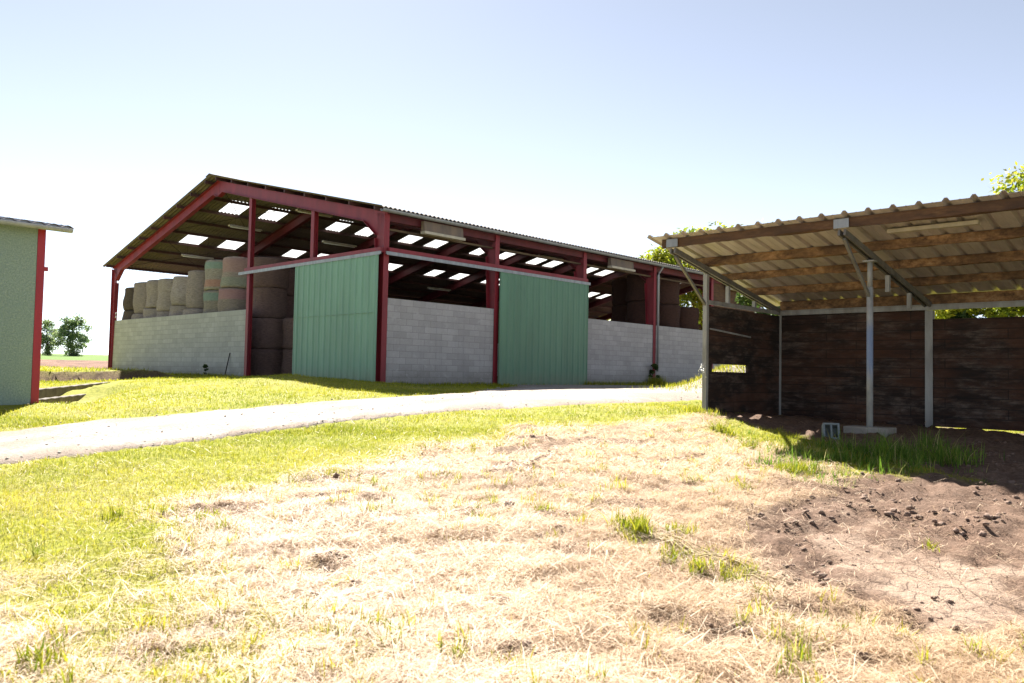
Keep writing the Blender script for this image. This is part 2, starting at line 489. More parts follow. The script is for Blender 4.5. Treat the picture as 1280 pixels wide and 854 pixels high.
def bale_mat(name, base, bands=()):
    m, nt, b = mat(name, base, .95)
    v = coords(nt, (1, 1, 5))
    f = noise(nt, v, 7, 8, .8); g = noise(nt, coords(nt), 1.7, 5, .7)
    c = ramp(nt, f, [(.32, tuple(x * .30 for x in base)), (.52, base), (.75, tuple(min(1, x * 1.5) for x in base))])
    oi = N(nt, 'ShaderNodeObjectInfo')
    c = mix(nt, .55, c, ramp(nt, oi.outputs['Random'], [(0, (.55, .5, .46)), (.5, (.85, .84, .83)), (1, (1, 1, 1))]), 'MULTIPLY')
    c = mix(nt, ramp(nt, g, [(.35, (0, 0, 0)), (.7, (.6, .6, .6))]), c, tuple(x * .6 for x in base))
    t = N(nt, 'ShaderNodeTexCoord'); sx = N(nt, 'ShaderNodeSeparateXYZ'); nt.links.new(t.outputs['Object'], sx.inputs[0])
    for z0, z1, cc in bands:
        a = N(nt, 'ShaderNodeMapRange', interpolation_type='SMOOTHSTEP'); a.inputs['From Min'].default_value = z0 - .04; a.inputs['From Max'].default_value = z0 + .04
        d = N(nt, 'ShaderNodeMapRange', interpolation_type='SMOOTHSTEP'); d.inputs['From Min'].default_value = z1 + .04; d.inputs['From Max'].default_value = z1 - .04
        nt.links.new(sx.outputs['Z'], a.inputs['Value']); nt.links.new(sx.outputs['Z'], d.inputs['Value'])
        k = N(nt, 'ShaderNodeMath', operation='MULTIPLY'); nt.links.new(a.outputs[0], k.inputs[0]); nt.links.new(d.outputs[0], k.inputs[1])
        k2 = N(nt, 'ShaderNodeMath', operation='MULTIPLY'); k2.inputs[1].default_value = .45; nt.links.new(k.outputs[0], k2.inputs[0])
        c = mix(nt, k2.outputs[0], c, cc)
    nt.links.new(c, b.inputs['Base Color']); bump(nt, b, f, 1.0, .06)
    return m


M['bale'] = bale_mat('netted_straw', (.43, .37, .335))
M['bale_dark'] = bale_mat('old_dark_hay', (.13, .10, .08))
M['bale_maroon'] = bale_mat('straw_in_maroon_net', (.27, .175, .155))
M['bale_teal'] = bale_mat('straw_in_teal_net', (.40, .36, .30), ((.86, 1.14, (.14, .36, .30)), (.12, .42, (.50, .16, .10))))
M['bale_tealo'] = bale_mat('straw_in_pale_teal_net', (.40, .36, .30), ((.80, 1.14, (.16, .36, .31)),))
M['bale_pink'] = bale_mat('straw_in_pink_net', (.40, .33, .28), ((.62, 1.2, (.42, .20, .21)), (.05, .42, (.22, .30, .22))))
M['bale_rose'] = bale_mat('straw_in_rose_net', (.40, .34, .29), ((.78, 1.2, (.48, .20, .24)),))
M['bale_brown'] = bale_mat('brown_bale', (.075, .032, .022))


def blade_mat(name, stops, trans=.45, rough=.5):
    m = bpy.data.materials.new(name); m.use_nodes = True; nt = m.node_tree
    b = nt.nodes['Principled BSDF']; out = nt.nodes['Material Output']
    a = N(nt, 'ShaderNodeAttribute', attribute_name='tint')
    col = ramp(nt, a.outputs['Fac'], stops)
    nt.links.new(col, b.inputs['Base Color']); b.inputs['Roughness'].default_value = rough
    b.inputs['Specular IOR Level'].default_value = .25
    tr = N(nt, 'ShaderNodeBsdfTranslucent'); nt.links.new(col, tr.inputs['Color'])
    mx = N(nt, 'ShaderNodeMixShader'); mx.inputs[0].default_value = trans
    nt.links.new(b.outputs[0], mx.inputs[1]); nt.links.new(tr.outputs[0], mx.inputs[2]); nt.links.new(mx.outputs[0], out.inputs[0])
    return m


M['grass'] = blade_mat('grass_blades', [(0, (.11, .17, .010)), (.35, (.28, .295, .02)), (.65, (.43, .385, .035)), (.85, (.52, .43, .09)), (1, (.60, .47, .23))], .5)
M['tall'] = blade_mat('tall_grass_blades', [(0, (.06, .14, .012)), (.45, (.13, .23, .025)), (.75, (.28, .33, .05)), (1, (.58, .48, .25))], .5)
M['straw'] = blade_mat('dry_stalks', [(0, (.36, .235, .14)), (.4, (.54, .395, .26)), (.75, (.67, .525, .37)), (1, (.76, .65, .50))], .3, .6)
M['leaf_y'] = blade_mat('sunlit_leaves', [(0, (.10, .15, .015)), (.5, (.25, .30, .02)), (1, (.42, .40, .04))], .5)
M['leaf_g'] = blade_mat('green_leaves', [(0, (.022, .045, .012)), (.5, (.05, .09, .018)), (1, (.11, .16, .03))], .4)
M['leaf_f'] = blade_mat('far_leaves', [(0, (.09, .15, .09)), (.5, (.17, .24, .11)), (1, (.29, .35, .14))], .55)
M['leaf_d'] = blade_mat('dark_leaves', [(0, (.02, .045, .014)), (.5, (.045, .085, .02)), (1, (.10, .16, .035))], .4)
M['bark'] = weathered('bark', (.16, .12, .09), (.07, .05, .04), .95, 0, 8, 20, .6)


def ground_mat():
    m, nt, b = mat('yard_ground', (.2, .2, .1), .95)
    pos = coords(nt)

    def A(n):
        return N(nt, 'ShaderNodeAttribute', attribute_name=n).outputs['Fac']
    n1 = noise(nt, pos, 1.3, 6, .7); n2 = noise(nt, pos, 14, 5, .75); n3 = noise(nt, pos, 60, 3, .7)
    grass = ramp(nt, n2, [(.3, (.14, .155, .018)), (.55, (.28, .28, .035)), (.75, (.42, .36, .10))])
    strw = ramp(nt, n2, [(.28, (.32, .205, .125)), (.5, (.53, .385, .25)), (.75, (.66, .515, .36))])
    strw = mix(nt, .5, strw, ramp(nt, n3, [(.3, (.55, .5, .45)), (.7, (1, 1, 1))]), 'MULTIPLY')
    soil = ramp(nt, n2, [(.3, (.06, .034, .022)), (.52, (.17, .105, .072)), (.75, (.32, .215, .155))])
    soil = mix(nt, .6, soil, ramp(nt, n3, [(.3, (.45, .42, .4)), (.65, (1, 1, 1))]), 'MULTIPLY')
    soil = mix(nt, ramp(nt, n1, [(.35, (0, 0, 0)), (.7, (.6, .6, .6))]), soil, (.20, .135, .10))
    # dried mud with shrinkage cracks
    wob = N(nt, 'ShaderNodeMix', data_type='RGBA'); wob.inputs[0].default_value = .12
    nt.links.new(pos, wob.inputs[6])
    wn = N(nt, 'ShaderNodeTexNoise'); wn.inputs['Scale'].default_value = 3; nt.links.new(pos, wn.inputs['Vector']); nt.links.new(wn.outputs['Color'], wob.inputs[7])
    vo = N(nt, 'ShaderNodeTexVoronoi', feature='DISTANCE_TO_EDGE'); vo.inputs['Scale'].default_value = 5.5
    nt.links.new(wob.outputs[2], vo.inputs['Vector'])
    crk = ramp(nt, vo.outputs['Distance'], [(.0, (.10, .065, .05)), (.03, (.38, .28, .21)), (1, (.46, .345, .265))])
    crk = mix(nt, .5, crk, ramp(nt, n2, [(.3, (.5, .45, .42)), (.65, (1, 1, 1))]), 'MULTIPLY')
    ploughed = ramp(nt, noise(nt, coords(nt, (.5, 1.6, 1)), .9, 7, .8), [(.38, (.07, .035, .022)), (.55, (.19, .10, .065)), (.75, (.30, .19, .13))])
    crop = ramp(nt, noise(nt, pos, .35, 6, .7), [(.3, (.06, .12, .012)), (.7, (.11, .18, .02))])
    col = mix(nt, A('straw'), grass, strw)
    col = mix(nt, A('soil'), col, soil)
    k = N(nt, 'ShaderNodeMath', operation='MULTIPLY'); nt.links.new(A('crack'), k.inputs[0])
    nt.links.new(ramp(nt, n1, [(.36, (.35, .35, .35)), (.50, (1, 1, 1))]), k.inputs[1])
    col = mix(nt, k.outputs[0], col, crk)
    col = mix(nt, A('field'), col, ploughed)
    col = mix(nt, A('crop'), col, crop)
    nt.links.new(col, b.inputs['Base Color'])
    b.inputs['Specular IOR Level'].default_value = .15
    hh = mix(nt, .45, n2, n3)
    bump(nt, b, hh, .9, .05)
    return m


M['ground'] = ground_mat()


def gravel_mat():
    m, nt, b = mat('pale_gravel', (.5, .46, .42), .95)
    pos = coords(nt)
    vo = N(nt, 'ShaderNodeTexVoronoi'); vo.inputs['Scale'].default_value = 26; nt.links.new(pos, vo.inputs['Vector'])
    n1 = noise(nt, pos, .8, 6, .7); n2 = noise(nt, pos, 30, 4, .7)
    c = ramp(nt, vo.outputs['Color'], [(.1, (.18, .15, .13)), (.5, (.35, .305, .275)), (.95, (.50, .455, .42))])
    c = mix(nt, ramp(nt, n1, [(.4, (0, 0, 0)), (.7, (.75, .75, .75))]), c, (.27, .21, .16))
    c = mix(nt, .5, c, ramp(nt, n2, [(.28, (.55, .5, .45)), (.6, (1, 1, 1))]), 'MULTIPLY')
    at_ = N(nt, 'ShaderNodeAttribute', attribute_name='dirt')
    kd = N(nt, 'ShaderNodeMath', operation='MULTIPLY'); kd.inputs[1].default_value = .85; nt.links.new(at_.outputs['Fac'], kd.inputs[0])
    c = mix(nt, kd.outputs[0], c, ramp(nt, n2, [(.3, (.12, .085, .06)), (.7, (.29, .22, .165))]))
    nt.links.new(c, b.inputs['Base Color']); bump(nt, b, n2, .7, .03)
    return m


M['gravel'] = gravel_mat()


# ------------------------------------------------------------------ helpers: meshes and objects
class MB:
    def __init__(s):
        s.v = []; s.f = []

    def add(s, vs, fs):
        o = len(s.v); s.v += [tuple(map(float, p)) for p in vs]; s.f += [tuple(i + o for i in q) for q in fs]; return s

    def box(s, x0, x1, y0, y1, z0, z1):
        return s.add([(x0, y0, z0), (x1, y0, z0), (x1, y1, z0), (x0, y1, z0), (x0, y0, z1), (x1, y0, z1), (x1, y1, z1), (x0, y1, z1)],
                     [(0, 3, 2, 1), (4, 5, 6, 7), (0, 1, 5, 4), (1, 2, 6, 5), (2, 3, 7, 6), (3, 0, 4, 7)])

    def hexa(s, p):      # eight corners, same order as box
        return s.add(p, [(0, 3, 2, 1), (4, 5, 6, 7), (0, 1, 5, 4), (1, 2, 6, 5), (2, 3, 7, 6), (3, 0, 4, 7)])

    def prism(s, poly, ax, lo, hi):     # polygon in the plane normal to ax, extruded
        n = len(poly)

        def P(u, v, w):
            return {'x': (w, u, v), 'y': (u, w, v), 'z': (u, v, w)}[ax]
        return s.add([P(u, v, lo) for u, v in poly] + [P(u, v, hi) for u, v in poly],
                     [tuple(range(n))[::-1], tuple(range(n, 2 * n))] + [(i, (i + 1) % n, n + (i + 1) % n, n + i) for i in range(n)])

    def bar(s, a, b, w, h, upv=(0, 0, 1)):
        a = Vector(a); b = Vector(b); d = (b - a).normalized(); u = Vector(upv)
        r = d.cross(u).normalized(); u = r.cross(d).normalized()
        c = []
        for e in (a, b):
            c += [e - r * w / 2 - u * h / 2, e + r * w / 2 - u * h / 2, e + r * w / 2 + u * h / 2, e - r * w / 2 + u * h / 2]
        return s.add(c, [(0, 1, 2, 3), (7, 6, 5, 4), (0, 4, 5, 1), (1, 5, 6, 2), (2, 6, 7, 3), (3, 7, 4, 0)])

    def tube(s, pts, rad, n=10, cap=True):
        pts = [Vector(p) for p in pts]
        if not hasattr(rad, '__len__'):
            rad = [rad] * len(pts)
        vs = []; fs = []
        for i, p in enumerate(pts):
            d = (pts[min(i + 1, len(pts) - 1)] - pts[max(i - 1, 0)]).normalized()
            ref = Vector((0, 0, 1)) if abs(d.z) < .9 else Vector((1, 0, 0))
            u = d.cross(ref).normalized(); w = u.cross(d)
            for k in range(n):
                a = 2 * math.pi * k / n
                vs.append(p + (u * math.cos(a) + w * math.sin(a)) * rad[i])
        for i in range(len(pts) - 1):
            for k in range(n):
                fs.append((i * n + k, i * n + (k + 1) % n, (i + 1) * n + (k + 1) % n, (i + 1) * n + k))
        if cap:
            fs.append(tuple(range(n))[::-1]); fs.append(tuple(range((len(pts) - 1) * n, len(pts) * n)))
        return s.add(vs, fs)

    def build(s, name, m, parent=None, bevel=0, smooth=False, solid=0):
        me = bpy.data.meshes.new(name); me.from_pydata(s.v, [], s.f); me.validate(); me.update()
        o = bpy.data.objects.new(name, me); C.objects.link(o); me.materials.append(M[m] if isinstance(m, str) else m)
        if parent:
            o.parent = parent
        if smooth:
            me.polygons.foreach_set('use_smooth', [True] * len(me.polygons))
        if solid:
            q = o.modifiers.new('thickness', 'SOLIDIFY'); q.thickness = solid
        if bevel:
            q = o.modifiers.new('edges', 'BEVEL'); q.width = bevel; q.segments = 2; q.limit_method = 'ANGLE'
        return o


def empty(name, loc, rz=0.):
    o = bpy.data.objects.new(name, None); C.objects.link(o); o.location = loc; o.rotation_euler = (0, 0, rz); o.empty_display_size = .3
    return o


def tag(o, label=None, cat=None, group=None, kind=None):
    if label: o['label'] = label
    if cat: o['category'] = cat
    if group: o['group'] = group
    if kind: o['kind'] = kind
    return o


def fast_mesh(name, verts, tris, m, attrs=None, smooth=False):
    me = bpy.data.meshes.new(name)
    nv, nf = len(verts), len(tris); k = tris.shape[1]
    me.vertices.add(nv); me.vertices.foreach_set('co', np.ascontiguousarray(verts, np.float32).ravel())
    me.loops.add(nf * k); me.loops.foreach_set('vertex_index', np.ascontiguousarray(tris, np.int32).ravel())
    me.polygons.add(nf); me.polygons.foreach_set('loop_start', np.arange(0, nf * k, k, dtype=np.int32))
    if smooth:
        me.polygons.foreach_set('use_smooth', np.ones(nf, bool))
    me.update(calc_edges=True)
    for an, av in (attrs or {}).items():
        a = me.attributes.new(an, 'FLOAT', 'POINT'); a.data.foreach_set('value', np.ascontiguousarray(av, np.float32))
    me.materials.append(M[m]); o = bpy.data.objects.new(name, me); C.objects.link(o)
    return o


# ------------------------------------------------------------------ ground sheet
def micro(x, y, z):
    """small relief: matted hay, clods, ruts"""
    d = np.hypot(x, y)
    near = (1 - sstep(22, 40, d))
    wx = x + .5 * fbm(x * .9, y * .9, 44); wy = y + .5 * fbm(x * .9, y * .9, 45)
    tuft = np.clip(fbm(wx * 2.4, wy * 2.4, 46, 3) - .56, 0, 1) * .10 * z['straw'] * (1 - z['soil'])
    return near * (tuft + (fbm(x * 1.1, y * 1.1, 40) - .5) * .09 + (fbm(wx * 5, wy * 5, 41, 4) - .5) * (.035 + .055 * z['straw'] * (1 - z['soil']) + .15 * z['soil'] * (1 - .75 * z['crack']))) * (1 - .85 * z['road'])


def surf(x, y):
    z = zones(x, y)
    return terrain(x, y) + micro(x, y, z)


nd, nu = 900, 620
AP = -7.0
dist = 3.2 * (1200 / 3.2) ** (np.linspace(0, 1, nd))
dist = np.concatenate([[0.2, 1.2, 2.2], dist, [2200, 5000]]); nd = len(dist)
uu = np.linspace(-1, 1, nu); uu = 1.15 * uu + 1.05 * uu ** 3
X = (dist[:, None] * uu[None, :]).ravel(); Yg = (dist[:, None] + AP + 0 * uu[None, :]).ravel()
ZN = zones(X, Yg)
# furrows of the ploughed field
Zg = terrain(X, Yg) + micro(X, Yg, ZN) + ZN['field'] * .25 * (fbm(X * .7, Yg * .7, 60, 3) - .5)
ij = np.arange(nd * nu).reshape(nd, nu)
quads = np.stack([ij[:-1, :-1], ij[:-1, 1:], ij[1:, 1:], ij[1:, :-1]], -1).reshape(-1, 4)
g = fast_mesh('ground', np.stack([X, Yg, Zg], 1), quads, 'ground', {k: ZN[k] for k in ('straw', 'soil', 'crack', 'field', 'crop')}, True)
tag(g, kind='structure')

# gravel track: its own sheet just above the ground
nc = 36
tt = np.linspace(0, 1, nc)
edge = (fbm(np.arange(NR) * .22, np.zeros(NR), 70) - .5) * .5
RX = []; RY = []
for i in range(NR):
    a, b = up_r[i], lo_r[i]; w = b - a; L = max(np.hypot(*w), .1)
    e0 = edge[i] / L; e1 = edge[(i * 7 + 130) % NR] / L
    t_ = (tt + e0 * (1 - tt) * 1.0 + e1 * tt)
    RX.append(a[0] + w[0] * t_); RY.append(a[1] + w[1] * t_)
RX = np.array(RX).ravel(); RY = np.array(RY).ravel()
RZ = surf(RX, RY) + .03 + .02 * (fbm(RX * 2, RY * 2, 77) - .5)
RZ2 = RZ.reshape(NR, nc).copy(); RZ2 -= .05 * np.clip(1 - np.minimum(tt, 1 - tt) / .09, 0, 1)[None, :]; RZ2[:, 0] -= .05; RZ2[:, -1] -= .05; RZ = RZ2.ravel()
ij = np.arange(NR * nc).reshape(NR, nc)
quads = np.stack([ij[:-1, :-1], ij[:-1, 1:], ij[1:, 1:], ij[1:, :-1]], -1).reshape(-1, 4)
tw = np.tile(tt, NR); ln_ = np.repeat(np.arange(NR) * .12, nc)
cen = tw + .10 * (fbm(ln_ * .6, tw * 0, 78) - .5)
wear = np.exp(-((cen - .31) / .10) ** 2) + np.exp(-((cen - .69) / .10) ** 2)
dirt = np.clip(1 - wear, 0, 1) * sstep(.38, .62, fbm(RX * 1.3, RY * 1.3, 79)) + sstep(.14, .0, np.minimum(tw, 1 - tw)) * .7
RZ = RZ + .012 * (1 - wear)
tag(fast_mesh('road', np.stack([RX, RY, RZ], 1), quads, 'gravel', {'dirt': np.clip(dirt, 0, 1)}, True), kind='structure')


# ------------------------------------------------------------------ blades
def blades(name, m, x, y, z, h, w, lean, tint, flat=False):
    n = len(x)
    phi = RNG.uniform(0, 2 * np.pi, n)          # lean direction
    psi = phi + np.pi / 2 + RNG.normal(0, .15 if flat else .5, n)
    dx, dy = np.cos(phi), np.sin(phi); wx, wy = np.cos(psi) * w / 2, np.sin(psi) * w / 2
    lv = []
    for t, ws in ((0, 1), (.5, .85), (1, .0)):
        o = lean * (t ** 1.6) * h
        zz = h * np.sqrt(np.clip(1 - (lean * .8) ** 2, .02, 1)) * t if not flat else h * (.10 * np.sin(np.pi * t) * RNG.uniform(0, 1.6, n) + t * RNG.normal(0, .06, n))
        lv.append((x + dx * o, y + dy * o, z + zz, ws))
    V = np.empty((n, 5, 3))
    V[:, 0] = np.stack([lv[0][0] - wx, lv[0][1] - wy, lv[0][2]], 1); V[:, 1] = np.stack([lv[0][0] + wx, lv[0][1] + wy, lv[0][2]], 1)
    V[:, 2] = np.stack([lv[1][0] - wx * .8, lv[1][1] - wy * .8, lv[1][2]], 1); V[:, 3] = np.stack([lv[1][0] + wx * .8, lv[1][1] + wy * .8, lv[1][2]], 1)
    V[:, 4] = np.stack([lv[2][0], lv[2][1], lv[2][2]], 1)
    base = np.arange(n)[:, None, None] * 5
    Tq = (base + np.array([[0, 1, 3], [0, 3, 2], [2, 3, 4]])[None]).reshape(-1, 3)
    return V.reshape(-1, 3), Tq, np.repeat(tint, 5)


def scatter(n, d0, d1, u0, u1, power=1.0):
    """points spread over the ground in front of the viewpoint, denser near it"""
    d = (RNG.uniform(0, 1, n) * (d1 ** power - d0 ** power) + d0 ** power) ** (1 / power)
    u = RNG.uniform(u0, u1, n)
    return u * (d + 1.0), d


def merge(parts):
    o = 0; V = []; F = []; A = []
    for v, f, a in parts:
        V.append(v); F.append(f + o); A.append(a); o += len(v)
    return np.concatenate(V), np.concatenate(F), np.concatenate(A)


def keep_out(x, y):
    """footprints where nothing grows"""
    s_ = (x - BARN[0]) * S[0] + (y - BARN[1]) * S[1]; t_ = (x - BARN[0]) * T[0] + (y - BARN[1]) * T[1]
    k = (s_ > -.02) & (t_ > -.02) & (t_ < 23) & (s_ < 40)
    s_ = (x - COTT[0]) * S[0] + (y - COTT[1]) * S[1]; t_ = (x - COTT[0]) * T[0] + (y - COTT[1]) * T[1]
    k |= (s_ < .02) & (s_ > -12) & (t_ > -.02) & (t_ < 7)
    d1, f1 = side(WALL_UP, x, y); d2, f2 = side(WALL_LO, x, y)
    k |= (d1 < .1) & (d2 > -.5) & (f1 < .8) & (f1 > -.5)
    d3, f3 = side(BANK, x, y)
    k |= (np.abs(d3 + .12) < .16) & (f3 < .95) & (f3 > -.6)
    return k


parts = []
# lawn blades
for n, d0, d1, pw, hs, ws in ((300000, 3.2, 13, 1.3, .045, .0048), (210000, 12, 27, 1.2, .048, .009), (70000, 24, 46, 1.2, .08, .022)):
    x, y = scatter(n, d0, d1, -.80 if d0 < 20 else -.74, .62, pw)
    zn = zones(x, y)
    tall_n = fbm(x * 1.5, y * 1.5, 50)
    p = (1 - zn['straw'] * .96) * (1 - zn['soil']) * (1 - sstep(.15, .5, zn['road'])) * (.35 + 1.0 * fbm(x * 3, y * 3, 51))
    k = (RNG.uniform(0, 1, n) < p) & ~keep_out(x, y) & (np.hypot(x, y) < 47)
    x, y, q, dr = x[k], y[k], tall_n[k], zn['straw'][k]
    n = len(x); z = surf(x, y) - .005
    h = hs * RNG.uniform(.45, 1.5, n) * (.55 + 1.0 * q); w = ws * RNG.uniform(.6, 1.4, n)
    tint = np.clip(.18 + .75 * (fbm(x * .8, y * .8, 52) - .25) + .35 * dr + RNG.normal(0, .15, n), 0, 1)
    parts.append(blades('', '', x, y, z, h, w, np.clip(RNG.normal(.55, .3, n), .05, 1.15), tint))
# fresh green tufts pushing through the mown hay
nt_ = 1300
tx, ty = scatter(nt_, 3.3, 15, -.5, .6, 1.5)
zn = zones(tx, ty); cl = fbm(tx * .9, ty * .9, 54)
k = (zn['straw'] > .5) & (zn['soil'] < .6) & (RNG.uniform(0, 1, nt_) < sstep(.40, .60, cl))
tx, ty = tx[k], ty[k]
manual = [(797, 668, 40), (672, 632, 14), (735, 648, 14), (775, 655, 22), (600, 660, 16), (568, 668, 14), (690, 680, 12), (945, 790, 26), (835, 800, 24), (1015, 845, 26), (57, 832, 26), (185, 790, 20),
          (560, 780, 16), (470, 790, 14), (870, 560, 14), (820, 548, 10), (1000, 600, 24), (940, 610, 20), (985, 590, 30), (650, 845, 20), (880, 715, 26), (905, 718, 22), (850, 690, 20), (610, 640, 10), (520, 655, 8),
          (760, 700, 8), (90, 770, 20), (30, 700, 14), (240, 830, 16), (310, 800, 14), (1255, 838, 20), (780, 690, 10)]
for px, py, kk in manual:
    p = ground_hit(px, py)
    for _ in range(max(1, kk // 5)):
        tx = np.append(tx, p[0] + RNG.normal(0, .10)); ty = np.append(ty, p[1] + RNG.normal(0, .14))
big = []
for px, py, kk, hh in [(797, 672, 12, .2), (786, 670, 5, .16), (850, 668, 10, .10), (835, 700, 6, .14), (868, 718, 6, .12), (912, 727, 9, .10), (930, 728, 6, .09), (935, 560, 8, .15), (915, 545, 8, .18), (900, 540, 8, .2), (1010, 595, 10, .16), (985, 592, 10, .15),
                       (680, 640, 3, .1), (480, 785, 4, .12), (570, 830, 5, .14), (1180, 690, 2, .1), (60, 835, 6, .14), (200, 640, 4, .1), (250, 655, 5, .1), (140, 645, 5, .1)]:
    p = ground_hit(px, py)
    for _ in range(kk):
        big.append((p[0] + RNG.normal(0, .06), p[1] + RNG.normal(0, .08), hh))
big = np.array(big); nb = 14
x = np.repeat(big[:, 0], nb) + RNG.normal(0, .03, len(big) * nb); y = np.repeat(big[:, 1], nb) + RNG.normal(0, .03, len(big) * nb); n = len(x)
parts.append(blades('', '', x, y, surf(x, y) - .005, np.repeat(big[:, 2], nb) * RNG.uniform(.4, 1.2, n), .010 * RNG.uniform(.6, 1.5, n), np.clip(RNG.normal(.5, .25, n), .05, 1.0), np.clip(RNG.normal(.3, .18, n), 0, 1)))
nb = 16
x = np.repeat(tx, nb) + RNG.normal(0, .035, len(tx) * nb); y = np.repeat(ty, nb) + RNG.normal(0, .035, len(ty) * nb)
sz = np.repeat(RNG.uniform(.5, 1.4, len(tx)), nb); tn = np.repeat(RNG.uniform(.1, .75, len(tx)), nb)
n = len(x)
parts.append(blades('', '', x, y, surf(x, y) - .005, .11 * sz * RNG.uniform(.5, 1.2, n), .007 * RNG.uniform(.7, 1.5, n), np.clip(RNG.normal(.6, .25, n), .05, 1.1), np.clip(tn + RNG.normal(0, .08, n), 0, 1)))
# weeds along wall feet and posts
fx = []; fy = []; fh = []
for seg, n, hh in ((([bw(0, -.12), bw(5, -.12)]), 900, .13), (([bw(9.8, -.15), bw(20, -.25)]), 3600, .20), (([bw(-.12, 9), bw(-.12, 22)]), 2600, .17), (([bw(-.2, .2), bw(-.2, 5)]), 900, .12),
                   (([bw(14.4, -.2), bw(15.4, -.2)]), 700, .45), (([sw(-.25, -.2), sw(-.2, 3)]), 500, .12), (([sw(-.3, -.3), sw(.6, -.5)]), 220, .13)):
    t_ = RNG.uniform(0, 1, n); p = seg[0][None] * (1 - t_[:, None]) + seg[1][None] * t_[:, None]
    fx.append(p[:, 0] + RNG.normal(0, .10, n)); fy.append(p[:, 1] + RNG.normal(0, .10, n)); fh.append(hh * RNG.uniform(.4, 1.3, n))
n = 4200
fx.append(MOUND[0] + RNG.normal(-.2, 1.1, n)); fy.append(MOUND[1] + RNG.normal(0, 1.2, n)); fh.append(.17 * RNG.uniform(.4, 1.5, n))
x = np.concatenate(fx); y = np.concatenate(fy); h = np.concatenate(fh); n = len(x)
k = ~keep_out(x, y); x, y, h = x[k], y[k], h[k]; n = len(x)
parts.append(blades('', '', x, y, surf(x, y) - .01, h, .016 * RNG.uniform(.6, 1.4, n), np.clip(RNG.normal(.45, .25, n), .05, 1.1), np.clip(RNG.normal(.38, .22, n), 0, 1)))
V, F, A_ = merge(parts)
tag(fast_mesh('grass', V, F, 'grass', {'tint': A_}), 'short yellow green grass growing over the yard and banks', 'grass', kind='stuff')

# mown hay lying on the ground
parts = []
for n, d0, d1, pw, ln, ws in ((420000, 3.0, 9.5, 1.3, .17, .0030), (150000, 9, 18, 1.2, .24, .0055)):
    x, y = scatter(n, d0, d1, -.78, .66, pw)
    zn = zones(x, y)
    p = np.maximum(zn['straw'] ** 1.5, .03) * (1 - zn['soil'] * .97) * (1 - zn['road'])
    k = (RNG.uniform(0, 1, n) < p * (.35 + fbm(x * 2.2, y * 2.2, 80)))
    x, y = x[k], y[k]; n = len(x)
    z = surf(x, y) + RNG.uniform(0, .028, n)
    tint = np.clip(.25 + .8 * (fbm(x * 1.7, y * 1.7, 81) - .2) + RNG.normal(0, .18, n), 0, 1)
    parts.append(blades('', '', x, y, z, ln * RNG.uniform(.4, 1.5, n), ws * RNG.uniform(.6, 1.6, n), np.ones(n), tint, True))
x, y = scatter(14000, 3.0, 14, -.7, .66, 1.3)
zn = zones(x, y); k = RNG.uniform(0, 1, len(x)) < zn['straw'] * (1 - .8 * zn['soil']) * (1 - zn['road']) * sstep(.4, .6, fbm(x * 1.2, y * 1.2, 83)); x, y = x[k], y[k]; n = len(x)
parts.append(blades('', '', x, y, surf(x, y) + RNG.uniform(.005, .05, n), RNG.uniform(.2, .55, n), .0045 * RNG.uniform(.7, 1.5, n), np.ones(n), np.clip(RNG.normal(.8, .2, n), 0, 1), True))
V, F, A_ = merge(parts)
tag(fast_mesh('dry_hay', V, F, 'straw', {'tint': A_}), 'pale dry mown hay scattered over the foreground', 'hay', kind='stuff')

# tall grass in front of the shelter
cx_ = []
for px, py, k, hh in [(985, 570, 90, .28), (1010, 575, 110, .32), (1040, 576, 120, .34), (1075, 578, 130, .34), (1100, 574, 130, .42), (1125, 572, 150, .50), (1150, 574, 130, .42), (1185, 577, 130, .40),
                      (1200, 572, 70, .36), (960, 560, 30, .2), (1060, 565, 110, .38), (1020, 560, 70, .28), (1135, 585, 50, .30), (1000, 590, 60, .2), (960, 585, 60, .16), (890, 527, 14, .16), (912, 535, 12, .16), (940, 543, 14, .2),
                      (1215, 597, 14, .25), (1090, 588, 60, .3), (1165, 566, 80, .4), (975, 582, 60, .24), (1005, 598, 50, .2), (1050, 592, 60, .24), (930, 556, 30, .2), (1035, 604, 30, .16)]:
    k = int(k * .75); p = ground_hit(px, py); cx_.append(np.stack([p[0] + RNG.normal(0, .15, k), p[1] + RNG.normal(0, .20, k), hh * RNG.uniform(.25, 1.15, k) * (.45 + .55 * RNG.random())], 1))
q = np.concatenate(cx_); nb = 3
x = np.repeat(q[:, 0], nb) + RNG.normal(0, .02, len(q) * nb); y = np.repeat(q[:, 1], nb) + RNG.normal(0, .02, len(q) * nb); h = np.repeat(q[:, 2], nb) * RNG.uniform(.6, 1.1, len(q) * nb)
n = len(x)
V, F, A_ = blades('', '', x, y, surf(x, y) - .01, h, .009 * RNG.uniform(.6, 1.5, n), np.clip(RNG.normal(.45, .25, n), .02, 1.0), np.clip(RNG.normal(.42, .25, n), 0, 1))
tag(fast_mesh('tall_grass', V, F, 'tall', {'tint': A_}), 'tall lush grass clump growing in front of the open shelter', 'grass', kind='stuff')

